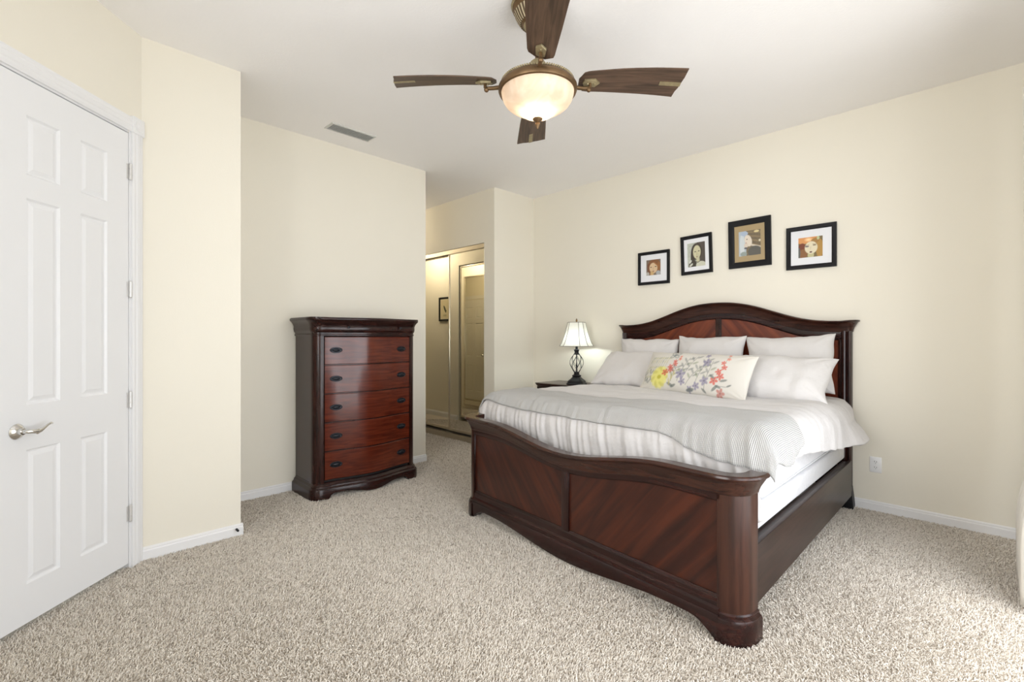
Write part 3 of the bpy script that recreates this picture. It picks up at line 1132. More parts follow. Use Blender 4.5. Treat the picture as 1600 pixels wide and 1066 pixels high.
# drawers
DZ0, DZ1 = 0.152, 1.312
DH = (DZ1 - DZ0) / 5
for k in range(5):
    z0 = DZ0 + k * DH + 0.004
    z1 = DZ0 + (k + 1) * DH - 0.004
    rows = []
    n = 36
    for i in range(n + 1):
        x = -DXH + 2 * DXH * i / n
        yf = -CD - cbow(x) - 0.004
        g = 0.004
        rows.append([(x, yf + 0.03, z0), (x, yf + g, z0), (x, yf, z0 + g), (x, yf, z1 - g), (x, yf + g, z1), (x, yf + 0.03, z1)])
    bm = NB()
    V = grid(bm, rows, close_v=True); bm.faces.new(V[0]); bm.faces.new(V[-1]); recalc(bm)
    dr = obj('drawer', bm, M['cherry'], CH)
    for sx_ in (-0.303, 0.303):
        zc = (z0 + z1) / 2 + 0.004
        yf = -CD - cbow(sx_) - 0.004
        slope = (cbow(sx_ + 0.01) - cbow(sx_ - 0.01)) / 0.02
        b_ = NB()
        lathe(b_, [(1.0, 0.0), (1.0, 0.004), (0.93, 0.007), (0.80, 0.007), (0.74, 0.004), (0.60, 0.004), (0.52, 0.010), (0.36, 0.014), (0.0001, 0.0145)], 32)
        b_.transform(Matrix.Translation((sx_, yf, zc)) @ Matrix.Rotation(-math.atan(slope), 4, 'Z') @ Matrix.Rotation(PI / 2, 4, 'X') @ Matrix.Diagonal((0.050, 0.024, 1, 1)))
        obj('pull', b_, M['pull'], dr, smooth=50)
# narrow moulding strips between the drawers
for k in range(1, 5):
    z = DZ0 + k * DH
    rows = []
    for i in range(37):
        x = -DXH + 2 * DXH * i / 36
        yf = -CD - cbow(x)
        rows.append([(x, yf + 0.02, z - 0.004), (x, yf + 0.001, z - 0.004), (x, yf + 0.001, z + 0.004), (x, yf + 0.02, z + 0.004)])
    bm = NB(); V = grid(bm, rows, close_v=True); recalc(bm)
    obj('drawer_divider', bm, M['mahogany'], CH)
# frieze drawer and crown
bm = NB()
sweep_plan(bm, cplan(0.0), [(-0.03, 1.315), (0.002, 1.315), (0.006, 1.319), (0.006, 1.327), (0.002, 1.332), (0.002, 1.342), (0.010, 1.352), (0.014, 1.368), (0.014, 1.385), (0.012, 1.392), (-0.03, 1.392)])
fz = obj('frieze_drawer', bm, M['mahogany'], CH)
for sx_ in (-0.215, 0.28):
    bm = NB()
    lathe(bm, [(0.006, 0.0), (0.005, 0.008), (0.010, 0.014), (0.010, 0.019), (0.0001, 0.023)], 16)
    bm.transform(Matrix.Translation((sx_, -CD - cbow(sx_) - 0.013, 1.386)) @ Matrix.Rotation(PI / 2, 4, 'X'))
    obj('knob', bm, M['pull'], fz)
bm = NB()
sweep_plan(bm, cplan(0.0), [(-0.06, 1.388), (0.012, 1.388), (0.014, 1.40), (0.020, 1.415), (0.031, 1.430), (0.042, 1.440), (0.046, 1.446), (0.046, 1.456), (0.042, 1.462), (-0.06, 1.462)])
obj('crown_moulding', bm, M['mahogany'], CH)
bm = NB(); prism(bm, cpoly(0.038), 1.452, 1.466)
obj('top', bm, M['mahogany'], CH)

# ------------------------------------------------------------------ bed
BX = -1.74
BED = thing('bed', 'dark cherry king bed with arched headboard and dipped panelled footboard on carpet', 'bed', (BX, 3.25, 0))
FROT = math.radians(-5.7)
FC = Vector((-1.730, 2.155, 0))
FM = Matrix.Translation(FC - Vector((BX, 3.25, 0))) @ Matrix.Rotation(FROT, 4, 'Z')


def fpart(name, b_, mat, label=None, smooth=35):
    o = obj(name, b_, mat, BED, smooth=smooth, label=label)
    o.matrix_local = FM
    return o


FHW, FR, FSEAM, FYB = 1.015, 0.105, 0.920, 0.15


def fdip(x):
    u = min(abs(x) / 0.70, 1.0)
    return -0.082 * (1 + math.cos(PI * u)) / 2


def fpost_poly(off, s):
    pl = [(-FHW - off, FYB), (-FHW - off, FR)]
    for k in range(1, 13):
        a = PI + (PI / 2) * k / 12
        pl.append((-FHW + FR + (FR + off) * math.cos(a), FR + (FR + off) * math.sin(a)))
    pl += [(-FSEAM, -off), (-FSEAM, FYB)]
    if s > 0:
        pl = [(-x, y) for x, y in pl]
    return pl


for s in (-1, 1):
    b_ = NB(); prism(b_, fpost_poly(0.0, s), 0.11, 0.66)
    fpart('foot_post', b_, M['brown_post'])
    b_ = NB()
    lv = [(0.016, 0.0), (0.02, 0.012), (0.02, 0.10), (0.016, 0.112), (0.006, 0.118), (0.006, 0.128), (0.0, 0.134)]
    rows = [[(x, y, z) for x, y in fpost_poly(o_, s)] for o_, z in lv]
    V = grid(b_, rows, close_v=True); b_.faces.new(V[0]); b_.faces.new(V[-1]); recalc(b_)
    fpart('post_base', b_, M['mahogany'])
# apron with scalloped lower edge
def fscallop(x):
    ax = abs(x)
    if ax > 0.78:
        return 0.075 * math.sin(min(1.0, (FSEAM - ax) / (FSEAM - 0.78)) * PI / 2)
    return 0.022 + 0.053 * (0.5 - 0.5 * math.cos(PI * min(1.0, ax / 0.70)))


n = 80
xs = [-FSEAM + 2 * FSEAM * i / n for i in range(n + 1)]
rows = []
for x in xs:
    z0 = fscallop(x)
    rows.append([(x, 0.06, z0), (x, -0.012, z0), (x, -0.014, z0 + 0.003), (x, -0.014, 0.112), (x, -0.010, 0.120), (x, 0.06, 0.120)])
b_ = NB(); V = grid(b_, rows, close_v=True); b_.faces.new(V[0]); b_.faces.new(V[-1]); recalc(b_)
fpart('apron', b_, M['mahogany'])
rows = []
for x in (-FSEAM, FSEAM):
    rows.append([(x, 0.06, 0.118), (x, -0.008, 0.118), (x, -0.008, 0.140), (x, -0.003, 0.146), (x, 0.002, 0.150), (x, 0.002, 0.182), (x, 0.007, 0.188), (x, 0.012, 0.198), (x, 0.06, 0.198)])
b_ = NB(); V = grid(b_, rows, close_v=True); b_.faces.new(V[0]); b_.faces.new(V[-1]); recalc(b_)
fpart('bottom_rail', b_, M['mahogany'])


def ztop_panel(x):
    return 0.598 + fdip(x) * 0.92


# panels
for (xa, xb, mk) in ((-FSEAM + 0.012, -0.026, 'panel_a'), (0.026, FSEAM - 0.012, 'panel_b')):
    m_ = 30
    rows = []
    for i in range(m_ + 1):
        x = xa + (xb - xa) * i / m_
        rows.append([(x, 0.045, 0.19), (x, 0.016, 0.19), (x, 0.016, ztop_panel(x) + 0.01), (x, 0.045, ztop_panel(x) + 0.01)])
    b_ = NB(); V = grid(b_, rows, close_v=True); b_.faces.new(V[0]); b_.faces.new(V[-1]); recalc(b_)
    fpart('foot_panel', b_, M[mk], label='reddish wood panel with diagonal grain')
# stiles
for (xa, xb) in ((-FSEAM, -FSEAM + 0.014), (-0.028, 0.028), (FSEAM - 0.014, FSEAM)):
    b_ = NB(); box(b_, xa, xb, 0.004, 0.06, 0.19, ztop_panel((xa + xb) / 2) + 0.02, 0.003)
    fpart('stile', b_, M['mahogany_v'])
# top rail follows the dip
rows = []
for x in xs:
    zp = ztop_panel(x)
    zt = 0.655 + fdip(x)
    rows.append([(x, 0.06, zp), (x, 0.010, zp), (x, 0.004, zp + 0.006), (x, 0.0, zp + 0.012), (x, 0.0, zt), (x, 0.06, zt)])
b_ = NB(); V = grid(b_, rows, close_v=True); b_.faces.new(V[0]); b_.faces.new(V[-1]); recalc(b_)
fpart('top_rail', b_, M['mahogany'])
b_ = NB(); box(b_, -FSEAM, FSEAM, 0.046, 0.075, 0.12, 0.55)
fpart('back_board', b_, M['mahogany'])
# crown moulding round the front and the post corners
b_ = NB()
cp = [(-0.03, 0.640), (0.000, 0.640), (0.004, 0.644), (0.006, 0.654), (0.014, 0.672), (0.026, 0.692), (0.036, 0.708), (0.042, 0.714), (0.047, 0.716), (0.050, 0.722), (0.048, 0.730), (0.042, 0.735), (0.030, 0.735), (0.0, 0.732), (-0.03, 0.732)]
cp = [(o, z - 0.008) for o, z in cp]
sweep_plan(b_, u_path(FHW, 0.0, FYB, FR, 90, 14), cp, lambda x, y: fdip(x))
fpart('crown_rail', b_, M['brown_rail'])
# side rails
for s in (-1, 1):
    b_ = NB()
    box(b_, 0.985, 1.010, -1.0, 1.08, 0.115, 0.378, 0.003) if s > 0 else box(b_, -0.955, -0.930, -0.92, 1.08, 0.115, 0.378, 0.003)
    if s > 0:
        # inner ledge
        box(b_, 0.955, 0.986, -0.98, 1.06, 0.34, 0.372)
    else:
        box(b_, -0.931, -0.905, -0.90, 1.06, 0.34, 0.372)
    obj('side_rail', b_, M['rail_wood'], BED)

# headboard (local z up, front to -y); plane at world y 4.36
HY = 4.385 - 3.25
HM = Matrix.Translation((0, HY, 0))


def hpart(name, b_, mat, label=None):
    o = obj(name, b_, mat, BED, label=label)
    o.matrix_local = HM
    return o


HPTS = [(0.0, 1.618), (0.10, 1.616), (0.20, 1.603), (0.30, 1.580), (0.40, 1.547), (0.50, 1.511), (0.60, 1.476), (0.70, 1.450), (0.80, 1.435), (0.90, 1.430), (1.06, 1.430)]


def htop(x):
    ax = abs(x)
    for (a, za), (b2, zb) in zip(HPTS, HPTS[1:]):
        if ax <= b2:
            return za + (zb - za) * (ax - a) / (b2 - a)
    return HPTS[-1][1]


def htops(x):
    return sum(htop(x + d) for d in (-0.06, -0.03, 0, 0.03, 0.06)) / 5


# crown
b_ = NB()
hp = [(-0.012, -0.098), (0.002, -0.098), (0.006, -0.094), (0.008, -0.080), (0.014, -0.058), (0.024, -0.036), (0.036, -0.020), (0.044, -0.016), (0.048, -0.010), (0.046, -0.002), (0.038, 0.0), (0.010, 0.0), (-0.012, 0.0)]
path = u_path(1.0, 0.0, 0.04, 0.03, 110, 6)
rows = []
for (x, y, nx, ny) in path:
    lip = 0.006 * smooth01((abs(x) - 0.93) / 0.07)
    hh_ = 1.0 - 0.12 * smooth01((abs(x) - 0.6) / 0.3)
    rows.append([(x + nx * o, y + ny * o, htops(x) + z * hh_ + (lip if (z > -0.03 and o > 0.02) else 0)) for o, z in hp])
V = grid(b_, rows, close_v=True); b_.faces.new(V[0]); b_.faces.new(V[-1])
# back filling so that the crown reaches the wall
rb = []
for (x, y, nx, ny) in path:
    rb.append([(x * 0.985, 0.01, htops(x) - 0.002), (x * 0.985, 0.045, htops(x) - 0.002), (x * 0.985, 0.045, htops(x) - 0.09), (x * 0.985, 0.01, htops(x) - 0.09)])
V = grid(b_, rb, close_v=True); b_.faces.new(V[0]); b_.faces.new(V[-1])
recalc(b_)
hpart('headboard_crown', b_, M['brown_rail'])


def hband(x):
    return htops(x) - 0.088


def hpanel_top(x):
    return htops(x) - 0.150


n = 100
rows = []
for i in range(n + 1):
    x = -0.93 + 1.86 * i / n
    zt, zb = hband(x), hpanel_top(x)
    rows.append([(x, 0.045, zb), (x, 0.010, zb), (x, 0.004, zb + 0.006), (x, 0.002, zb + 0.014), (x, 0.002, zt), (x, 0.045, zt)])
b_ = NB(); V = grid(b_, rows, close_v=True); b_.faces.new(V[0]); b_.faces.new(V[-1]); recalc(b_)
hpart('arched_rail', b_, M['mahogany'])
for (xa, xb, mk) in ((-0.93, -0.022, 'head_a'), (0.022, 0.93, 'head_b')):
    rows = []
    for i in range(41):
        x = xa + (xb - xa) * i / 40
        rows.append([(x, 0.045, 0.32), (x, 0.014, 0.32), (x, 0.014, hpanel_top(x) + 0.006), (x, 0.045, hpanel_top(x) + 0.006)])
    b_ = NB(); V = grid(b_, rows, close_v=True); b_.faces.new(V[0]); b_.faces.new(V[-1]); recalc(b_)
    hpart('headboard_panel', b_, M[mk], label='bright cherry panel')
b_ = NB(); box(b_, -0.026, 0.026, 0.003, 0.045, 0.32, 1.475, 0.003)
hpart('stile', b_, M['mahogany_v'])
for s in (-1, 1):
    # moulded upright: panel edge bead, flat, rounded outer post
    pl = [(0.855, 0.045), (0.855, 0.012), (0.860, 0.004), (0.872, 0.002), (0.880, 0.008), (0.888, 0.008), (0.892, 0.0), (0.905, -0.012), (0.925, -0.016), (0.940, -0.012), (0.946, -0.002), (0.955, 0.004), (0.963, -0.004), (0.975, -0.008), (0.990, -0.006), (0.998, 0.004), (1.0, 0.045)]
    pl = [(s * (0.91 + (x - 0.855) * 0.09 / 0.145), y) for x, y in pl]
    b_ = NB(); prism(b_, pl, 0.15, 1.352)
    hpart('headboard_post', b_, M['mahogany_v'])
    b_ = NB()
    rows = []
    for z, e_ in ((0.0, 0.026), (0.03, 0.026), (0.06, 0.022), (0.10, 0.014), (0.14, 0.006), (0.17, 0.001)):
        xa, xb = 0.875 - e_ * 2.4, 1.0 + e_ * 0.6
        rows.append([(s * xa, 0.045, z), (s * xa, -0.014 - e_, z), (s * (xa + .01), -0.02 - e_, z), (s * (xb - .012), -0.02 - e_, z), (s * xb, -0.01 - e_, z), (s * xb, 0.045, z)])
    V = grid(b_, rows, close_v=True); b_.faces.new(V[0]); b_.faces.new(V[-1]); recalc(b_)
    hpart('bracket_foot', b_, M['black'])
b_ = NB(); box(b_, -0.9, 0.9, 0.006, 0.045, 0.15, 0.36)
hpart('bottom_rail', b_, M['mahogany'])

# ------------------------------------------------------------------ box spring, mattress
bs = NB(); box(bs, BX - 0.955, BX + 0.965, 2.40, 4.34, 0.382, 0.50, 0.02, 3)
bso = obj('box_spring', bs, M['quilt'])
tag(bso, 'white fabric box spring lying on the bed rails under the mattress', 'box spring')
mt = thing('mattress', 'thick white king mattress on the box spring, its side bare along the rail', 'mattress', (BX, 3.34, 0.50))
b_ = NB(); box(b_, BX - 0.955, BX + 0.97, 2.455, 4.345, 0.503, 0.785, 0.05, 5)
obj('mattress_body', b_, M['quilt'], mt, local=False)
b_ = NB()
for z in (0.535, 0.752):
    hx0, hx1, hy0, hy1 = BX - 0.955, BX + 0.97, 2.455, 4.345
    pts = []
    for (cx, cy_, a0) in ((hx1 - .05, hy1 - .05, 0), (hx0 + .05, hy1 - .05, PI / 2), (hx0 + .05, hy0 + .05, PI), (hx1 - .05, hy0 + .05, 1.5 * PI)):
        for k in range(5):
            a = a0 + PI / 2 * k / 4
            pts.append((cx + .05 * math.cos(a), cy_ + .05 * math.sin(a), z))
    pts.append(pts[0])
    tube(b_, pts, 0.005, 6)
obj('piping', b_, M['quilt'], mt, local=False)

# ------------------------------------------------------------------ bedding
XCD, WD, RD, RFT = -1.74, 0.925, 0.145, 0.20


def yfoot(x):
    return 2.535 - 0.06 * (x - XCD)


ZTOP = 0.872


def bed_surf(p_, q, lift=0.0, wr=1.0, flare=True):
    """p: arc length across from the middle, q: arc length from the head; returns a point on the made bed"""
    s = 1 if p_ >= 0 else -1
    ap = abs(p_)
    yf = yfoot(XCD + p_)
    # foot curve
    if q >= yf:
        y = q; dz = 0.0; nf = 0.0
    else:
        d = yf - q
        ph = min(d / RFT, PI * 0.47)
        rest = max(0.0, d - PI * 0.47 * RFT)
        y = yf - (RFT + lift) * math.sin(ph) - rest * 0.06
        dz = -(RFT + lift) * (1 - math.cos(ph)) + lift * 0 - rest
        nf = math.sin(ph)
    # side curve
    if ap <= WD:
        x = XCD + p_; dzs = 0.0; ns = 0.0
    else:
        d = ap - WD
        ph = min(d / RD, PI * 0.46)
        rest = max(0.0, d - PI * 0.46 * RD)
        fl = 0.10 + (0.75 * smooth01((y - 3.55) / 0.6) if (flare and s > 0) else 0.0)
        x = XCD + s * (WD + (RD + lift) * math.sin(ph) + rest * fl)
        dzs = -(RD + lift) * (1 - math.cos(ph)) - rest * (1 - 0.25 * fl)
        ns = math.sin(ph)
    z = ZTOP + lift + min(dz, dzs) + 0.35 * max(dz, dzs)
    # loft: puffy and wrinkled
    z += 0.016 * nz(x * 1.7, y * 1.7, 3.1) * (1 - max(nf, ns))
    z += wr * 0.012 * nz(x * 6.0, y * 9.0, 1.7) * (1 - max(nf, ns))
    z -= 0.03 * smooth01((y - 3.6) / 0.5)
    if nf > 0:      # folds that run down over the foot of the bed
        f1 = 0.7 * nz(x * 11.0 + q * 3.0, q * 2.0, 7.7) + 0.8 * nz(x * 34.0 + 9.0 * q, q * 3.0, 4.2)
        y -= wr * 0.020 * nf * f1
        z += wr * 0.006 * (1 - nf) * f1
    if ns > 0:
        f2 = nz(y * 7.0, p_ * 2.0, 2.2) + 0.6 * nz(y * 17.0 + 3 * p_, p_ * 4.0, 9.0)
        x += s * wr * 0.016 * ns * f2
    return Vector((x, y, z))


def cloth_obj(name, rows, mat, thick, label, cat, uvs=None, sub=0):
    b_ = NB()
    V = grid(b_, rows)
    if uvs is not None:
        lay = b_.loops.layers.uv.new('UVMap')
        idx = {}
        for i, r in enumerate(V):
            for j, v in enumerate(r):
                idx[v] = uvs[i][j]
        for f in b_.faces:
            for l in f.loops:
                l[lay].uv = idx[l.vert]
    recalc(b_)
    up = sum((f.normal.z for f in b_.faces))
    if up < 0:
        bmesh.ops.reverse_faces(b_, faces=b_.faces[:])
    o = obj(name, b_, mat, smooth=80)
    sm = o.modifiers.new('thickness', 'SOLIDIFY')
    sm.thickness = thick
    sm.offset = -1.0
    if sub:
        ss = o.modifiers.new('soft', 'SUBSURF')
        ss.levels = sub
        ss.render_levels = sub
    tag(o, label, cat)
    return o


NP, NQ = 330, 170
rows = []
for i in range(NP + 1):
    u = i / NP
    row = []
    for j in range(NQ + 1):
        v = j / NQ
        # lower edge on the open side sinks toward the head
        qq = 4.28 - v * 2.30
        yloc = max(qq, 2.35)
        pr = WD + RD * PI * 0.46 + 0.03 + 0.115 * smooth01((yloc - 2.5) / 1.2) + 0.018 * nz(yloc * 3.0, 0.3, 0.0) + 0.010 * nz(yloc * 9.0, 1.3, 0.0)
        if yloc > 3.95:
            pr -= 0.30 * smooth01((yloc - 3.98) / 0.3)
        pull = smooth01((2.62 - qq) / 0.36)
        pr = pr * (1 - pull) + (WD + 0.10) * pull
        plft = (WD + RD * PI * 0.46 + 0.18) * (1 - pull) + (WD + 0.05) * pull
        pp = -plft + (plft + pr) * u
        row.append(bed_surf(pp, qq))
    rows.append(row)
cloth_obj('duvet', rows, M['duvet'], 0.030, 'puffy wrinkled white duvet spread over the bed and hanging past its side', 'duvet')

# throw
NP, NQ = 220, 54
rows, uvs = [], []
pl0, pr0 = -1.16, WD + RD * PI * 0.46 + 0.055
for i in range(NP + 1):
    u = i / NP
    pp = pl0 + (pr0 - pl0) * u
    xx = XCD + max(-1.0, min(1.0, pp))
    row, ur = [], []
    rt = smooth01((pp - 0.55) / 0.5)
    qf = yfoot(xx) - 0.185 - 0.085 * smooth01((pp - 0.45) / 0.4) + 0.012 * nz(pp * 5, 8.8) + 0.045 * (1 - smooth01((pp + 1.1) / 0.5))
    qb = 2.885 + 0.02 * nz(pp * 3, 1.1) - 0.05 * smooth01((-pp - 0.2) / 0.9) - 0.13 * smooth01((pp - 0.98) / 0.25)
    for j in range(NQ + 1):
        v = j / NQ
        q = qf + (qb - qf) * v
        pe = pp
        if pp > 0.9:       # slanting end
            pe = pp + (pp - 0.9) / (pr0 - 0.9) * (0.075 * (1 - v) - 0.085 * v - 0.13 * smooth01((yfoot(xx) + 0.03 - q) / 0.24))
        fold = 0.006 * math.exp(-((v - 0.16) / 0.05) ** 2) + 0.005 * nz(pp * 2.5, v * 5.0, 6.0) * (1 - rt * 0.5)
        e_ = bed_surf(pe, q, 0.016 + fold, 0.8, False)
        row.append(e_)
        ur.append((pe, q))
    rows.append(row)
    uvs.append(ur)
cloth_obj('throw_blanket', rows, M['knit'], 0.010, 'light grey ribbed knit throw laid across the foot of the white duvet', 'blanket', uvs)


# ------------------------------------------------------------------ pillows
def pillow_mesh(w_, h, t_, seed, nu=64, nv=44, pinch=0.05, wr=1.0, slump=0.0):
    def pt(u, v, side):
        x = u * w_ / 2 * (1 - pinch * (1 - v * v) * abs(u) ** 2)
        z = v * h / 2 * (1 - pinch * (1 - u * u) * abs(v) ** 2)
        e_ = max(0.0, (1 - abs(u) ** 3.2)) * max(0.0, (1 - abs(v) ** 3.0))
        d = t_ / 2 * e_ ** 0.55
        d *= 1 - slump * v
        k = nz(x * 5 + seed, z * 5, side * 3.0 + seed) * 0.010 + nz(x * 13 + seed, z * 9 + seed, side) * 0.0045
        # puckers that start at the corners
        rc = min(math.hypot(u - a, v - b2) for a in (-1, 1) for b2 in (-1, 1))
        an = math.atan2(abs(v) - 1.05, abs(u) - 1.05)
        k += 0.006 * math.sin(an * 14 + seed) * math.exp(-(rc / 0.45) ** 2)
        d += wr * k * e_ ** 0.5
        z += wr * 0.010 * nz(x * 5, seed, 0) * abs(v) + wr * 0.004 * nz(x * 16, seed, 3) * abs(v)
        x += wr * 0.009 * nz(z * 7, seed + 4.0, 0) * abs(u)
        return (x, side * d, z)
    b_ = NB()
    us = [math.sin((-1 + 2 * i / nu) * PI / 2) * 0.55 + (-1 + 2 * i / nu) * 0.45 for i in range(nu + 1)]
    vs2 = [math.sin((-1 + 2 * j / nv) * PI / 2) * 0.55 + (-1 + 2 * j / nv) * 0.45 for j in range(nv + 1)]
    F = [[b_.verts.new(pt(u, v, -1)) for v in vs2] for u in us]
    B = [[F[i][j] if i in (0, nu) or j in (0, nv) else b_.verts.new(pt(us[i], vs2[j], 1)) for j in range(nv + 1)] for i in range(nu + 1)]
    for i in range(nu):
        for j in range(nv):
            b_.faces.new((F[i][j], F[i + 1][j], F[i + 1][j + 1], F[i][j + 1]))
            b_.faces.new((B[i][j], B[i][j + 1], B[i + 1][j + 1], B[i + 1][j]))
    recalc(b_)
    return b_


def pillow(label, c, w_, h, t_, tilt, yaw, roll, seed, wr=1.0, name='pillow', group='white pillows on the bed', pinch=0.075, nu=64, nv=44, mat='pillow', slump=0.0):
    b_ = pillow_mesh(w_, h, t_, seed, nu, nv, pinch, wr, slump)
    o = obj(name, b_, M[mat], smooth=80)
    o.location = c
    o.rotation_euler = (math.radians(-tilt), math.radians(roll), math.radians(yaw))
    tag(o, label, 'pillow', group)
    return o


pillow('white pillow upright against the headboard at the end nearest the lamp', (-2.355, 4.215, 1.09), 0.63, 0.42, 0.17, 12, 0, 0.5, 1.0, 1.5)
pillow('white pillow upright against the middle of the headboard, between two others', (-1.745, 4.20, 1.10), 0.60, 0.44, 0.18, 12, 0, -0.5, 5.0, 1.5)
pillow('white pillow upright against the headboard at the end farthest from the lamp', (-1.125, 4.205, 1.095), 0.64, 0.46, 0.22, 13, 0, -2.0, 9.0, 1.7)
pillow('slumped white pillow lying low in front, between lamp and floral cushion', (-2.37, 3.93, 1.01), 0.68, 0.44, 0.17, 48, -2, 0, 13.0, 1.6)
pf = pillow('plump creased white pillow lying low in front, behind the plain edge of floral cushion', (-1.10, 3.86, 0.995), 0.68, 0.43, 0.23, 46, 0, 1.5, 17.0, 2.4)

# floral lumbar cushion
FW_, FH_ = 0.93, 0.36
nu, nv = 250, 100
fo = pillow('white lumbar cushion printed with yellow, red and lilac flowers on the duvet', (-1.64, 3.66, 1.015), FW_, FH_, 0.15, 30, -10, 0.5, 23.0, 0.7, 'floral_cushion', None, 0.03, nu, nv, 'print')
fo['category'] = 'cushion'
me = fo.data
co = np.empty(len(me.vertices) * 3, dtype=np.float32)
me.vertices.foreach_get('co', co)
co = co.reshape(-1, 3)
PX = co[:, 0] / FW_ + 0.5          # 0..1 across
PY = co[:, 2] / FH_ + 0.5
front = co[:, 1] < 0.004
AX = PX * 2.6                        # true aspect
C = np.tile(np.array(lin(212, 208, 200)), (len(PX), 1))


def fl(mask, col, a=1.0):
    mask = (np.clip(mask, 0, 1) * a * front)[:, None]
    C[:] = C * (1 - mask) + np.array(col) * mask


def leaf(x, y, ln, ang, col, a=0.8, wd=0.34):
    ln *= 1.3
    cx, cy_ = x + math.cos(ang) * ln / 2, y + math.sin(ang) * ln / 2
    fl(ell(AX, PY, cx, cy_, ln / 2, ln / 2 * wd, ang, 0.35), col, a)


def stem(pts, w_, col, a=0.8):
    for (x0, y0), (x1, y1) in zip(pts, pts[1:]):
        fl(seg(AX, PY, x0, y0, x1, y1, w_, 0.6), col, a)


def flower(x, y, r, col, col2, n=5, a=0.85, rot=0.0):
    r *= 1.3
    for k in range(n):
        an = rot + 2 * PI * k / n
        fl(ell(AX, PY, x + math.cos(an) * r * .55, y + math.sin(an) * r * .55, r * .5, r * .34, an, 0.4), col, a)
    fl(ell(AX, PY, x, y, r * .25, r * .25, 0, .4), col2, a)


GREY, GRN, RED, PINK, LIL, YEL, OCH = lin(120, 124, 122), lin(130, 140, 110), lin(205, 92, 78), lin(222, 140, 122), lin(140, 134, 160), lin(226, 220, 128), lin(196, 190, 130)
# faint sprigs at the far end
for k in range(9):
    x0 = 0.12 + 0.06 * k
    stem([(x0, 0.10), (x0 + 0.03, 0.45), (x0 + 0.10, 0.80)], 0.010, GRN, 0.35)
    for q in range(5):
        leaf(x0 + 0.02 * q, 0.25 + 0.12 * q, 0.09, 0.6 + 0.9 * (q % 2), OCH if k % 3 else GRN, 0.4)
for (x, y) in ((0.16, 0.16), (0.24, 0.12), (0.34, 0.18), (0.10, 0.30), (0.28, 0.34)):
    leaf(x, y, 0.13, 1.8, GREY, .6); leaf(x, y, 0.11, 0.9, GREY, .55)
# yellow bloom
for k in range(14):
    an = 2 * PI * k / 14
    fl(ell(AX, PY, 0.58 + math.cos(an) * .14, 0.29 + math.sin(an) * .15, .13, .085, an, .3), lin(228, 222, 132) if k % 2 else lin(208, 202, 100), .8)
fl(ell(AX, PY, 0.58, 0.29, .15, .15, 0, .3), YEL, .9)
fl(ell(AX, PY, 0.58, 0.28, .07, .06, 0, .4), lin(188, 178, 60), .9)
# butterfly above
for (dx, dy, an) in ((-.06, .05, 2.3), (.07, .03, .5), (-.04, -.05, -2.4), (.06, -.05, -.5)):
    fl(ell(AX, PY, .80 + dx, .86 + dy * .8, .095, .058, an, .6) - ell(AX, PY, .80 + dx, .86 + dy * .8, .062, .032, an, .6), lin(120, 130, 132), .9)
stem([(.78, .80), (.83, .92)], .012, GREY, .9)
# red spires
for (bx, by, tx, ty) in ((.76, .40, 1.00, .82), (1.98, .30, 2.10, .92)):
    stem([(bx, by), (tx, ty)], .008, GRN, .8)
    for k in range(7):
        f_ = k / 6.0
        x, y = bx + (tx - bx) * f_, by + (ty - by) * f_
        flower(x + (.05 if k % 2 else -.05) * (1 - f_ * .6), y, .075 * (1 - .6 * f_), RED if k < 5 else PINK, lin(170, 70, 60), 5, .85, k)
# stems, leaves and lilac blossoms in the middle
for (x0, y0, x1, y1) in ((1.08, .22, 1.22, .80), (1.16, .20, 1.40, .86), (1.30, .16, 1.56, .62), (1.50, .14, 1.68, .80), (1.74, .10, 1.80, .74), (.92, .20, .98, .56)):
    stem([(x0, y0), ((x0 + x1) / 2 - .02, (y0 + y1) / 2), (x1, y1)], .009, GREY, .75)
    for q in range(6):
        f_ = .3 + q * .12
        leaf(x0 + (x1 - x0) * f_, y0 + (y1 - y0) * f_, .13, (0.5 if q % 2 else 2.2), GREY if q % 3 else GRN, .55)
for (x, y, r) in ((1.12, .38, .10), (1.20, .22, .07), (1.66, .70, .085), (1.72, .28, .085), (1.55, .16, .07), (1.40, .08, .06), (1.62, .88, .05)):
    flower(x, y, r, LIL, lin(96, 90, 120), 5, .8, x * 7)
for (x, y, ln, an) in ((1.95, .34, .14, 2.6), (2.04, .30, .14, .3), (2.12, .16, .13, 2.8), (1.90, .08, .16, .8), (2.2, .2, .1, .5), (1.8, .04, .12, 2.5), (1.30, .05, .18, .2), (1.0, .1, .16, 2.8), (.9, .08, .14, .4)):
    leaf(x, y, ln, an, lin(104, 112, 108), .75)
flower(2.10, .07, .08, lin(190, 120, 110), lin(150, 80, 74), 5, .8)
stem([(1.98, .2), (2.2, .2)], .008, GREY, .8)
for k in range(6):
    leaf(.86 + .02 * k, .10 + .05 * k, .10, 1.2 + .6 * (k % 2), lin(186, 176, 104), .6)
set_paint(me, C)

# ------------------------------------------------------------------ night stand and lamp
NS = thing('night_stand', 'dark cherry night stand with drawers between the alcove wall and the bed', 'night stand', (-3.285, 4.20, 0))
nx0, nx1, ny0, ny1 = -0.325, 0.325, -0.19, 0.225
bm = NB(); box(bm, nx0, nx1, ny0, ny1, 0.10, 0.755)
obj('carcass', bm, M['mahogany_v'], NS)
bm = NB()
sweep_plan(bm, [(x, y, a, b_) for x, y, a, b_ in u_path(0.325, ny0, ny1, 0.03, 12, 6)], [(-0.05, 0.735), (0.0, 0.735), (0.004, 0.748), (0.014, 0.764), (0.026, 0.774), (0.028, 0.780), (0.028, 0.788), (0.024, 0.793), (-0.05, 0.793)])
obj('crown_moulding', bm, M['mahogany'], NS)
bm = NB(); box(bm, -0.34, 0.34, ny0 - 0.015, ny1, 0.783, 0.795, 0.003)
obj('top', bm, M['mahogany'], NS)
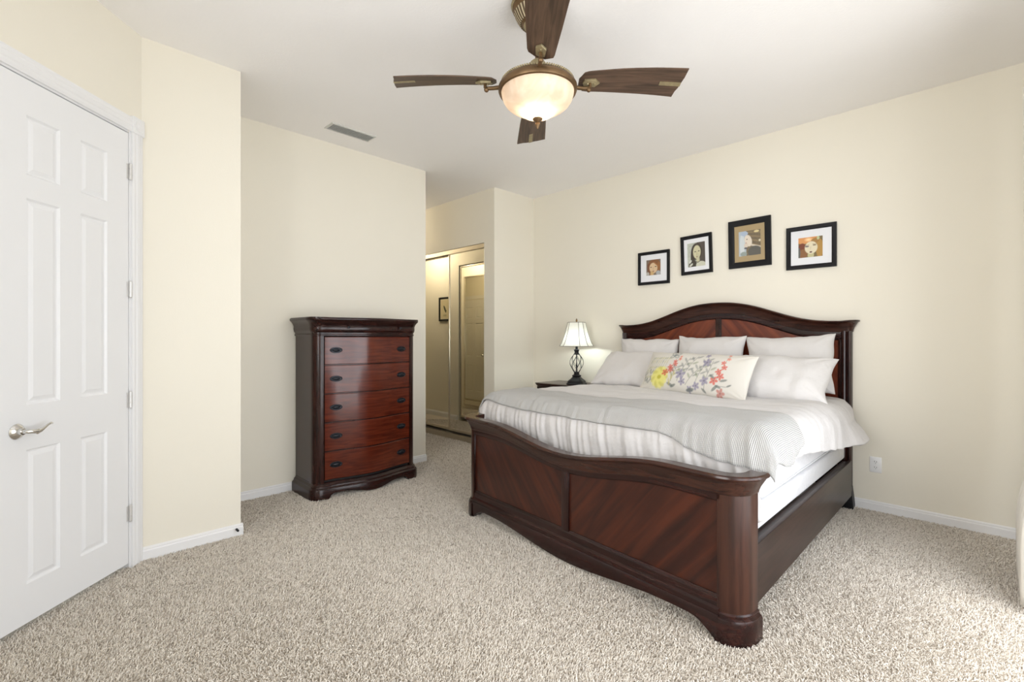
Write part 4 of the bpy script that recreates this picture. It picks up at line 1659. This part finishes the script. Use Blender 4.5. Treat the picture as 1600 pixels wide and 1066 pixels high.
bm = NB(); sweep_plan(bm, u_path(0.325, ny0, ny1, 0.03, 12, 6), [(-0.05, 0.0), (0.018, 0.0), (0.018, 0.085), (0.004, 0.11), (-0.05, 0.11)])
obj('base', bm, M['mahogany'], NS)
for k in range(3):
    z0 = 0.135 + k * 0.198
    bm = NB(); box(bm, -0.275, 0.275, ny0 - 0.012, ny0 + 0.02, z0, z0 + 0.188, 0.004)
    dr = obj('drawer', bm, M['cherry'], NS)
    bm = NB(); ball(bm, (0, ny0 - 0.018, z0 + 0.094), 0.03, (1.5, 0.3, 0.7), 20, 10)
    obj('pull', bm, M['pull'], dr)

LX, LY, LZ = -3.172, 4.165, 0.795
LA = thing('table_lamp', 'lit table lamp with cream bell shade and wire cage base on night stand', 'lamp', (LX, LY, LZ), math.radians(18))


def oct_fn(r, z, a, k=0.30):
    """square with clipped corners"""
    c, s = abs(math.cos(a)), abs(math.sin(a))
    return r * min(1.0 / max(c, s), (2 - k) / (c + s)) * 0.93


bm = NB()
lathe(bm, [(0.0001, 0.0), (0.104, 0.0), (0.104, 0.012), (0.094, 0.020), (0.092, 0.032), (0.082, 0.044), (0.060, 0.062), (0.045, 0.078), (0.040, 0.086), (0.0001, 0.086)], 48, fn=oct_fn)
lathe(bm, [(0.0001, 0.084), (0.046, 0.084), (0.050, 0.092), (0.046, 0.100), (0.034, 0.104), (0.028, 0.118), (0.030, 0.130), (0.026, 0.136), (0.0001, 0.137)], 32)
obj('base', bm, M['black'], LA)
bm = NB()
for k in range(12):
    pts = []
    for i in range(25):
        f_ = i / 24
        rr = 0.018 + 0.056 * math.sin(PI * (0.04 + 0.92 * f_)) ** 0.8 * (0.82 + 0.36 * f_ * (1 - .3 * f_))
        an = 2 * PI * k / 12 + (1.6 if k % 2 else -1.6) * f_ * 0.9
        pts.append((rr * math.cos(an), rr * math.sin(an), 0.132 + 0.196 * f_))
    tube(bm, pts, 0.0022, 5)
obj('wire_cage', bm, M['black'], LA)
bm = NB(); lathe(bm, [(0.004, 0.13), (0.005, 0.16), (0.009, 0.2), (0.005, 0.24), (0.005, 0.33)], 12)
obj('stem', bm, M['black'], LA)
bm = NB()
lathe(bm, [(0.0001, 0.322), (0.026, 0.322), (0.034, 0.330), (0.024, 0.338), (0.022, 0.352), (0.030, 0.372), (0.034, 0.376), (0.014, 0.380), (0.012, 0.44), (0.0001, 0.441)], 28)
obj('collar', bm, M['black'], LA)
# bell shade with clipped corners
sp = [(0.178, 0.415), (0.162, 0.44), (0.147, 0.475), (0.132, 0.52), (0.117, 0.57), (0.103, 0.63), (0.094, 0.672)]
bm = NB(); lathe(bm, sp, 64, cap=False, fn=lambda r, z, a: oct_fn(r, z, a, 0.42) * 0.97)
sh = obj('lamp_shade', bm, M['shade'], LA, smooth=25)
bm = NB()
for (r, z) in ((0.178, 0.415), (0.094, 0.672)):
    pts = [(oct_fn(r, z, a, 0.42) * 0.975 * math.cos(a), oct_fn(r, z, a, 0.42) * 0.975 * math.sin(a), z) for a in [2 * PI * k / 64 for k in range(65)]]
    tube(bm, pts, 0.0032, 6)
ca = math.atan2(0.58 / 1.0, 1.0)
for q in range(4):
    for s_ in (-1, 1):
        a = q * PI / 2 + PI / 4 + s_ * (PI / 4 - math.atan(0.58))
        pts = [(oct_fn(r, z, a, 0.42) * 0.975 * math.cos(a), oct_fn(r, z, a, 0.42) * 0.975 * math.sin(a), z) for r, z in sp]
        tube(bm, pts, 0.0028, 6)
M['braid'] = plain('taupe_braid', (0.26, 0.23, 0.19), 0.8)
obj('shade_trim', bm, M['braid'], sh)
bm = NB()
tube(bm, [(-0.09, 0, 0.668), (0, 0, 0.672), (0.09, 0, 0.668)], 0.002, 6)
tube(bm, [(0, 0, 0.44), (0.03, 0, 0.50), (0.045, 0, 0.56), (0.03, 0, 0.64), (0, 0, 0.67)], 0.002, 6)
tube(bm, [(0, 0, 0.44), (-0.03, 0, 0.50), (-0.045, 0, 0.56), (-0.03, 0, 0.64), (0, 0, 0.67)], 0.002, 6)
obj('harp', bm, M['bronze'], LA)
bm = NB(); lathe(bm, [(0.0001, 0.668), (0.010, 0.670), (0.006, 0.678), (0.011, 0.690), (0.009, 0.700), (0.004, 0.712), (0.0001, 0.718)], 16)
obj('finial', bm, M['bronze'], LA)
bm = NB(); ball(bm, (0, 0, 0.492), 0.028, (1, 1, 1.2), 16, 12)
obj('bulb', bm, M['bulb_cool'], LA)
light('table_lamp_light', 'POINT', (LX, LY, LZ + 0.47), 4.5, (0.90, 1.0, 0.97), radius=0.032)

# ------------------------------------------------------------------ ceiling fan
FX = Vector(((0.134 - 2.5) / S2, (0.134 + 2.5) / S2, ZC))
FAN = thing('ceiling_fan', 'antique bronze ceiling fan with four walnut blades and glowing alabaster bowl light', 'ceiling fan', FX, PI / 4)
bm = NB()
lathe(bm, [(0.0001, 0.0), (0.136, 0.0), (0.138, -0.012), (0.130, -0.022), (0.132, -0.030), (0.124, -0.040), (0.118, -0.050), (0.104, -0.082), (0.088, -0.104), (0.074, -0.112), (0.070, -0.120), (0.058, -0.132), (0.034, -0.146), (0.014, -0.150)], 72,
      fn=lambda r, z, a: r)
cm, nt, p = new_mat('fluted_antique_gold')
tc = nt.nodes.new('ShaderNodeTexCoord')
gd = nt.nodes.new('ShaderNodeTexGradient'); gd.gradient_type = 'RADIAL'
L(nt, tc, 'Object', gd, 'Vector')
ml = nt.nodes.new('ShaderNodeMath'); ml.operation = 'MULTIPLY'; ml.inputs[1].default_value = 36 * 2 * PI
L(nt, gd, 'Fac', ml, 0)
sn = nt.nodes.new('ShaderNodeMath'); sn.operation = 'SINE'
L(nt, ml, 'Value', sn, 0)
cr = nt.nodes.new('ShaderNodeValToRGB')
cr.color_ramp.elements[0].position = 0.1; cr.color_ramp.elements[0].color = (0.10, 0.065, 0.035, 1)
cr.color_ramp.elements[1].position = 0.6; cr.color_ramp.elements[1].color = (0.52, 0.44, 0.29, 1)
L(nt, sn, 'Value', cr, 'Fac'); L(nt, cr, 'Color', p, 'Base Color')
p.inputs['Roughness'].default_value = 0.5; p.inputs['Metallic'].default_value = 0.3
can = obj('canopy', bm, M['bronze'], FAN)
bm = NB()
lathe(bm, [(0.120, -0.0495), (0.1215, -0.052), (0.106, -0.084), (0.091, -0.1055), (0.086, -0.106)], 180, cap=False, fn=lambda r, z, a: r * (1 + 0.012 * math.sin(a * 36)))
obj('fluted_band', bm, cm, can)
bm = NB()
lathe(bm, [(0.137, -0.004), (0.1395, -0.012), (0.1315, -0.0215)], 72, cap=False)
obj('rim_band', bm, M['gold'], can)
bm = NB()
lathe(bm, [(0.0735, -0.113), (0.071, -0.121), (0.059, -0.133), (0.035, -0.147)], 48, cap=False)
obj('cap', bm, M['gold'], can)
bm = NB(); lathe(bm, [(0.013, -0.14), (0.013, -0.33)], 16, cap=False)
obj('downrod', bm, M['bronze'], FAN)
bm = NB()
lathe(bm, [(0.0001, -0.300), (0.030, -0.300), (0.040, -0.310), (0.044, -0.325), (0.062, -0.345), (0.094, -0.362), (0.120, -0.376), (0.150, -0.396), (0.176, -0.412), (0.0001, -0.43)], 56)
obj('motor_housing', bm, M['gold'], FAN)
ZRIM = 2.585 - ZC
bm = NB()
lathe(bm, [(0.15, ZRIM + 0.055), (0.176, ZRIM + 0.052), (0.186, ZRIM + 0.044), (0.197, ZRIM + 0.034), (0.205, ZRIM + 0.022), (0.206, ZRIM + 0.008), (0.202, ZRIM - 0.002), (0.194, ZRIM - 0.006), (0.186, ZRIM + 0.002), (0.15, ZRIM + 0.02)], 64, cap=False)
ring = obj('light_ring', bm, M['bronze'], FAN)
bm = NB()
for k in range(96):
    a = 2 * PI * k / 96
    ball(bm, (0.188 * math.cos(a), 0.188 * math.sin(a), ZRIM + 0.046), 0.0052, (1, 1, 1.3), 8, 6)
obj('beading', bm, M['gold'], ring, label='row of pale gold beads')
bm = NB()
bp = [(0.190, 0.0), (0.188, -0.018), (0.181, -0.040), (0.168, -0.062), (0.148, -0.080), (0.124, -0.094), (0.104, -0.104), (0.090, -0.114), (0.076, -0.124), (0.058, -0.133), (0.034, -0.139), (0.010, -0.141)]
lathe(bm, [(r, ZRIM + z * 0.95) for r, z in bp], 64, cap=False)
obj('glass_bowl', bm, M['bowl'], FAN, smooth=80)
bm = NB()
lathe(bm, [(0.0001, -0.132), (0.020, -0.134), (0.027, -0.139), (0.024, -0.145), (0.014, -0.153), (0.009, -0.158), (0.013, -0.163), (0.014, -0.170), (0.009, -0.178), (0.006, -0.184), (0.004, -0.190), (0.0001, -0.192)], 24)
bm.transform(Matrix.Translation((0, 0, ZRIM)))
obj('finial', bm, M['bronze'], FAN)
for k in range(2):
    a = 0.6 + k * PI
    bm = NB(); ball(bm, (0.05 * math.cos(a), 0.05 * math.sin(a), ZRIM - 0.055), 0.026, (1, 1, 1.25), 14, 10)
    obj('bulb', bm, M['bulb_warm'], FAN)
light('fan_lamp_light', 'POINT', (FX.x, FX.y, 2.585 - 0.100), 0.95, (1.0, 0.80, 0.56), radius=0.03)


def blade_bm(grow=0.0, x0=0.225, x1=0.758, thick=0.006):
    """outline in local x (outward), y; arched a little"""
    out = [(0.215, -0.020), (0.240, -0.052), (0.262, -0.056), (0.45, -0.068), (0.60, -0.076), (0.732, -0.084), (0.737, -0.050), (0.746, -0.028), (0.746, -0.010), (0.757, 0.030), (0.755, 0.050), (0.760, 0.078), (0.60, 0.074), (0.45, 0.068), (0.262, 0.056), (0.240, 0.050), (0.215, 0.016)]
    return [(x, -y * 1.2) for x, y in out]


def arch(x):
    return 0.010 - 0.10 * (x - 0.45) ** 2 * 1.2


bout = blade_bm()
PITCH = math.radians(14)
for k in range(4):
    bz = 2.635 - ZC
    holder = Matrix.Rotation(k * PI / 2, 4, 'Z') @ Matrix.Translation((0, 0, bz)) @ Matrix.Rotation(-PITCH, 4, 'X')
    b_ = NB()
    # slice the outline into strips along x so that the blade can arch
    xs_ = sorted({p_[0] for p_ in bout} | {0.22 + 0.03 * i for i in range(19)})
    def yat(x, lo):
        ys_ = []
        for (ax, ay), (bx, by) in zip(bout, bout[1:] + bout[:1]):
            if min(ax, bx) - 1e-9 <= x <= max(ax, bx) + 1e-9:
                if abs(ax - bx) < 1e-9:
                    ys_ += [ay, by]
                else:
                    ys_.append(ay + (by - ay) * (x - ax) / (bx - ax))
        return min(ys_) if lo else max(ys_)
    rows = []
    for x in xs_:
        ya, yb = yat(x, True), yat(x, False)
        z = arch(x)
        rows.append([(x, ya, z), (x, yb, z), (x, yb, z + 0.006), (x, ya, z + 0.006)])
    V = grid(b_, rows, close_v=True); b_.faces.new(V[0]); b_.faces.new(V[-1]); recalc(b_)
    bl = obj('blade', b_, M['blade'], FAN, smooth=30)
    bl.matrix_local = holder
    b_ = NB()
    rows = []
    for i in range(9):
        x = 0.640 + 0.110 * i / 8
        z = arch(x)
        rows.append([(x, -0.004, z - 0.0025), (x, 0.020 + 0.002 * (i / 8), z - 0.0025), (x, 0.020 + 0.002 * (i / 8), z + 0.001), (x, -0.004, z + 0.001)])
    V = grid(b_, rows, close_v=True); b_.faces.new(V[0]); b_.faces.new(V[-1]); recalc(b_)
    obj('inlay', b_, M['gold'], bl, smooth=20, label='carved pale gold strip')
    # blade iron: hex plate, bar and curled knob
    b_ = NB()
    prism(b_, [(0.245, -0.022), (0.300, -0.026), (0.325, 0.0), (0.300, 0.026), (0.245, 0.022), (0.235, 0.0)], arch(0.28) - 0.012, arch(0.28) + 0.001, 'z', 0.003)
    ball(b_, (0.262, 0.0, arch(0.28) - 0.014), 0.007, (1, 1, .8), 10, 6)
    ball(b_, (0.298, 0.0, arch(0.28) - 0.013), 0.005, (1, 1, .6), 10, 6)
    obj('iron_plate', b_, M['gold'], bl)
    t_ = NB()
    R4 = Matrix.Rotation(k * PI / 2, 4, 'Z')
    tube(t_, [(0.16, 0, ZRIM + 0.030), (0.20, 0, ZRIM + 0.026), (0.235, 0, ZRIM + 0.022), (0.262, 0, ZRIM + 0.021), (0.275, 0, ZRIM + 0.028), (0.274, 0, bz + 0.002)], [0.011, 0.011, 0.010, 0.010, 0.009, 0.009], 10)
    ball(t_, (0.268, 0, ZRIM + 0.015), 0.013, (1, 1, 1.1), 14, 10)
    t_.transform(R4)
    obj('blade_iron', t_, M['bronze'], FAN)

# ------------------------------------------------------------------ curtain at the glass door
rows = []
nc = 90
for j in range(41):
    f_ = j / 40
    z = 0.03 + 2.62 * f_
    row = []
    for i in range(nc + 1):
        u = i / nc
        y = 3.24 + 0.62 * u
        bulge = 0.038 * (1 - smooth01((z - 0.30) / 0.45)) - 0.02 * math.exp(-((z - 0.53) / 0.03) ** 2)
        xx = 0.185 + 0.055 * math.sin(u * 2 * PI * 5.5 + 0.5 + 0.6 * nz(u * 3, z * .8)) * (0.75 + 0.25 * f_) - bulge
        row.append((xx, y, z))
    rows.append(row)
b_ = NB(); grid(b_, rows); recalc(b_)
cu = obj('curtain', b_, M['curtain'], smooth=80)
sm = cu.modifiers.new('thickness', 'SOLIDIFY'); sm.thickness = 0.004
tag(cu, 'ivory curtain hanging to the carpet at the glass door side of the room', 'curtain')
cr_ = thing('curtain_rod', 'bronze curtain rod holding the ivory curtain above the glass door', 'curtain rod', (0.185, 2.2, 2.68))
b_ = NB(); tube(b_, [(0.185, 0.1, 2.68), (0.185, 4.0, 2.68)], 0.014, 12)
obj('rod', b_, M['bronze'], cr_, local=False)
for y in (0.2, 3.95):
    b_ = NB()
    tube(b_, [(0.185, y, 2.68), (0.30, y, 2.68), (XR, y, 2.68)], 0.008, 8)
    obj('bracket', b_, M['bronze'], cr_, local=False)

# ------------------------------------------------------------------ carpet pile
def carpet():
    P = []
    cell = 0.0062
    x0, x1, y0, y1 = -6.4, 0.44, -0.5, 4.43
    gx = np.arange(x0, x1, cell)
    gy = np.arange(y0, y1, cell)
    X, Y = np.meshgrid(gx, gy, indexing='ij')
    X = X.ravel() + rng.uniform(-.5, .5, X.size) * cell
    Y = Y.ravel() + rng.uniform(-.5, .5, Y.size) * cell
    r = (X + Y) / S2
    f = (Y - X) / S2
    keep = (f > 1.0) & (np.abs(r) < 1.2 * f + 0.55)          # what the photo (and a step aside) can see
    keep &= (r > R0 + 0.012) | ((r > R0 - 0.028) & (f > DF0) & (f < DF1))
    keep &= ~((X < XB + 0.016) & (Y < YBE + 0.012))
    keep &= ~((X < XW + 0.015) & (Y < YH1 + 0.015))
    keep &= ~((X < XA + 0.015) & (Y > YC - 0.01))
    keep &= (Y < YB - 0.014)
    keep &= ~((X > -2.55) & (X < -0.85) & (Y > 2.5))            # under the bed
    dens = np.clip(1.25 - 0.14 * np.maximum(f - 1.8, 0), 0.5, 1.0)
    keep &= rng.random(X.size) < dens
    X, Y, f = X[keep], Y[keep], f[keep]
    n_ = X.size
    # brushed lie of the pile: broad patches where the strands lean differently
    ang = 1.1 + 1.6 * np.sin(X * 1.9 + 1.3 * np.sin(Y * 1.4)) + 1.2 * np.sin(Y * 2.3 + X * 1.1) + rng.normal(0, 0.9, n_)
    lean = np.abs(rng.normal(0.55, 0.28, n_))
    ln = rng.uniform(0.013, 0.022, n_)
    pts = np.zeros((n_, 4, 3), dtype=np.float32)
    a1 = ang + rng.normal(0, 0.5, n_)
    a2 = a1 + rng.normal(0, 0.9, n_)
    pts[:, 0] = np.stack([X, Y, np.full(n_, -0.001)], 1)
    dh = ln / 3
    x_, y_, z_ = X.copy(), Y.copy(), np.full(n_, -0.001)
    for i, (a, k) in enumerate(((ang, .6), (a1, 1.1), (a2, 1.7))):
        t_ = np.clip(lean * k, 0, 1.45)
        x_ = x_ + np.cos(a) * np.sin(t_) * dh
        y_ = y_ + np.sin(a) * np.sin(t_) * dh
        z_ = z_ + np.cos(t_) * dh
        pts[:, i + 1] = np.stack([x_, y_, z_], 1)
    hc = bpy.data.hair_curves.new('carpet_pile')
    hc.add_curves([4] * n_)
    hc.points.foreach_set('position', pts.ravel())
    rad = np.tile(np.array([0.0018, 0.0020, 0.0018, 0.0011], dtype=np.float32), n_)
    rad *= np.repeat(1.0 + 0.10 * np.maximum(f - 2.2, 0), 4).astype(np.float32)
    hc.points.foreach_set('radius', rad)
    hc.materials.append(M['yarn'])
    o = bpy.data.objects.new('carpet_pile', hc)
    COL.objects.link(o)
    o['kind'] = 'stuff'
    o['label'] = 'beige shaggy carpet pile covering the whole floor'
    o['category'] = 'carpet'
    print('carpet strands', n_)
    return o


carpet()
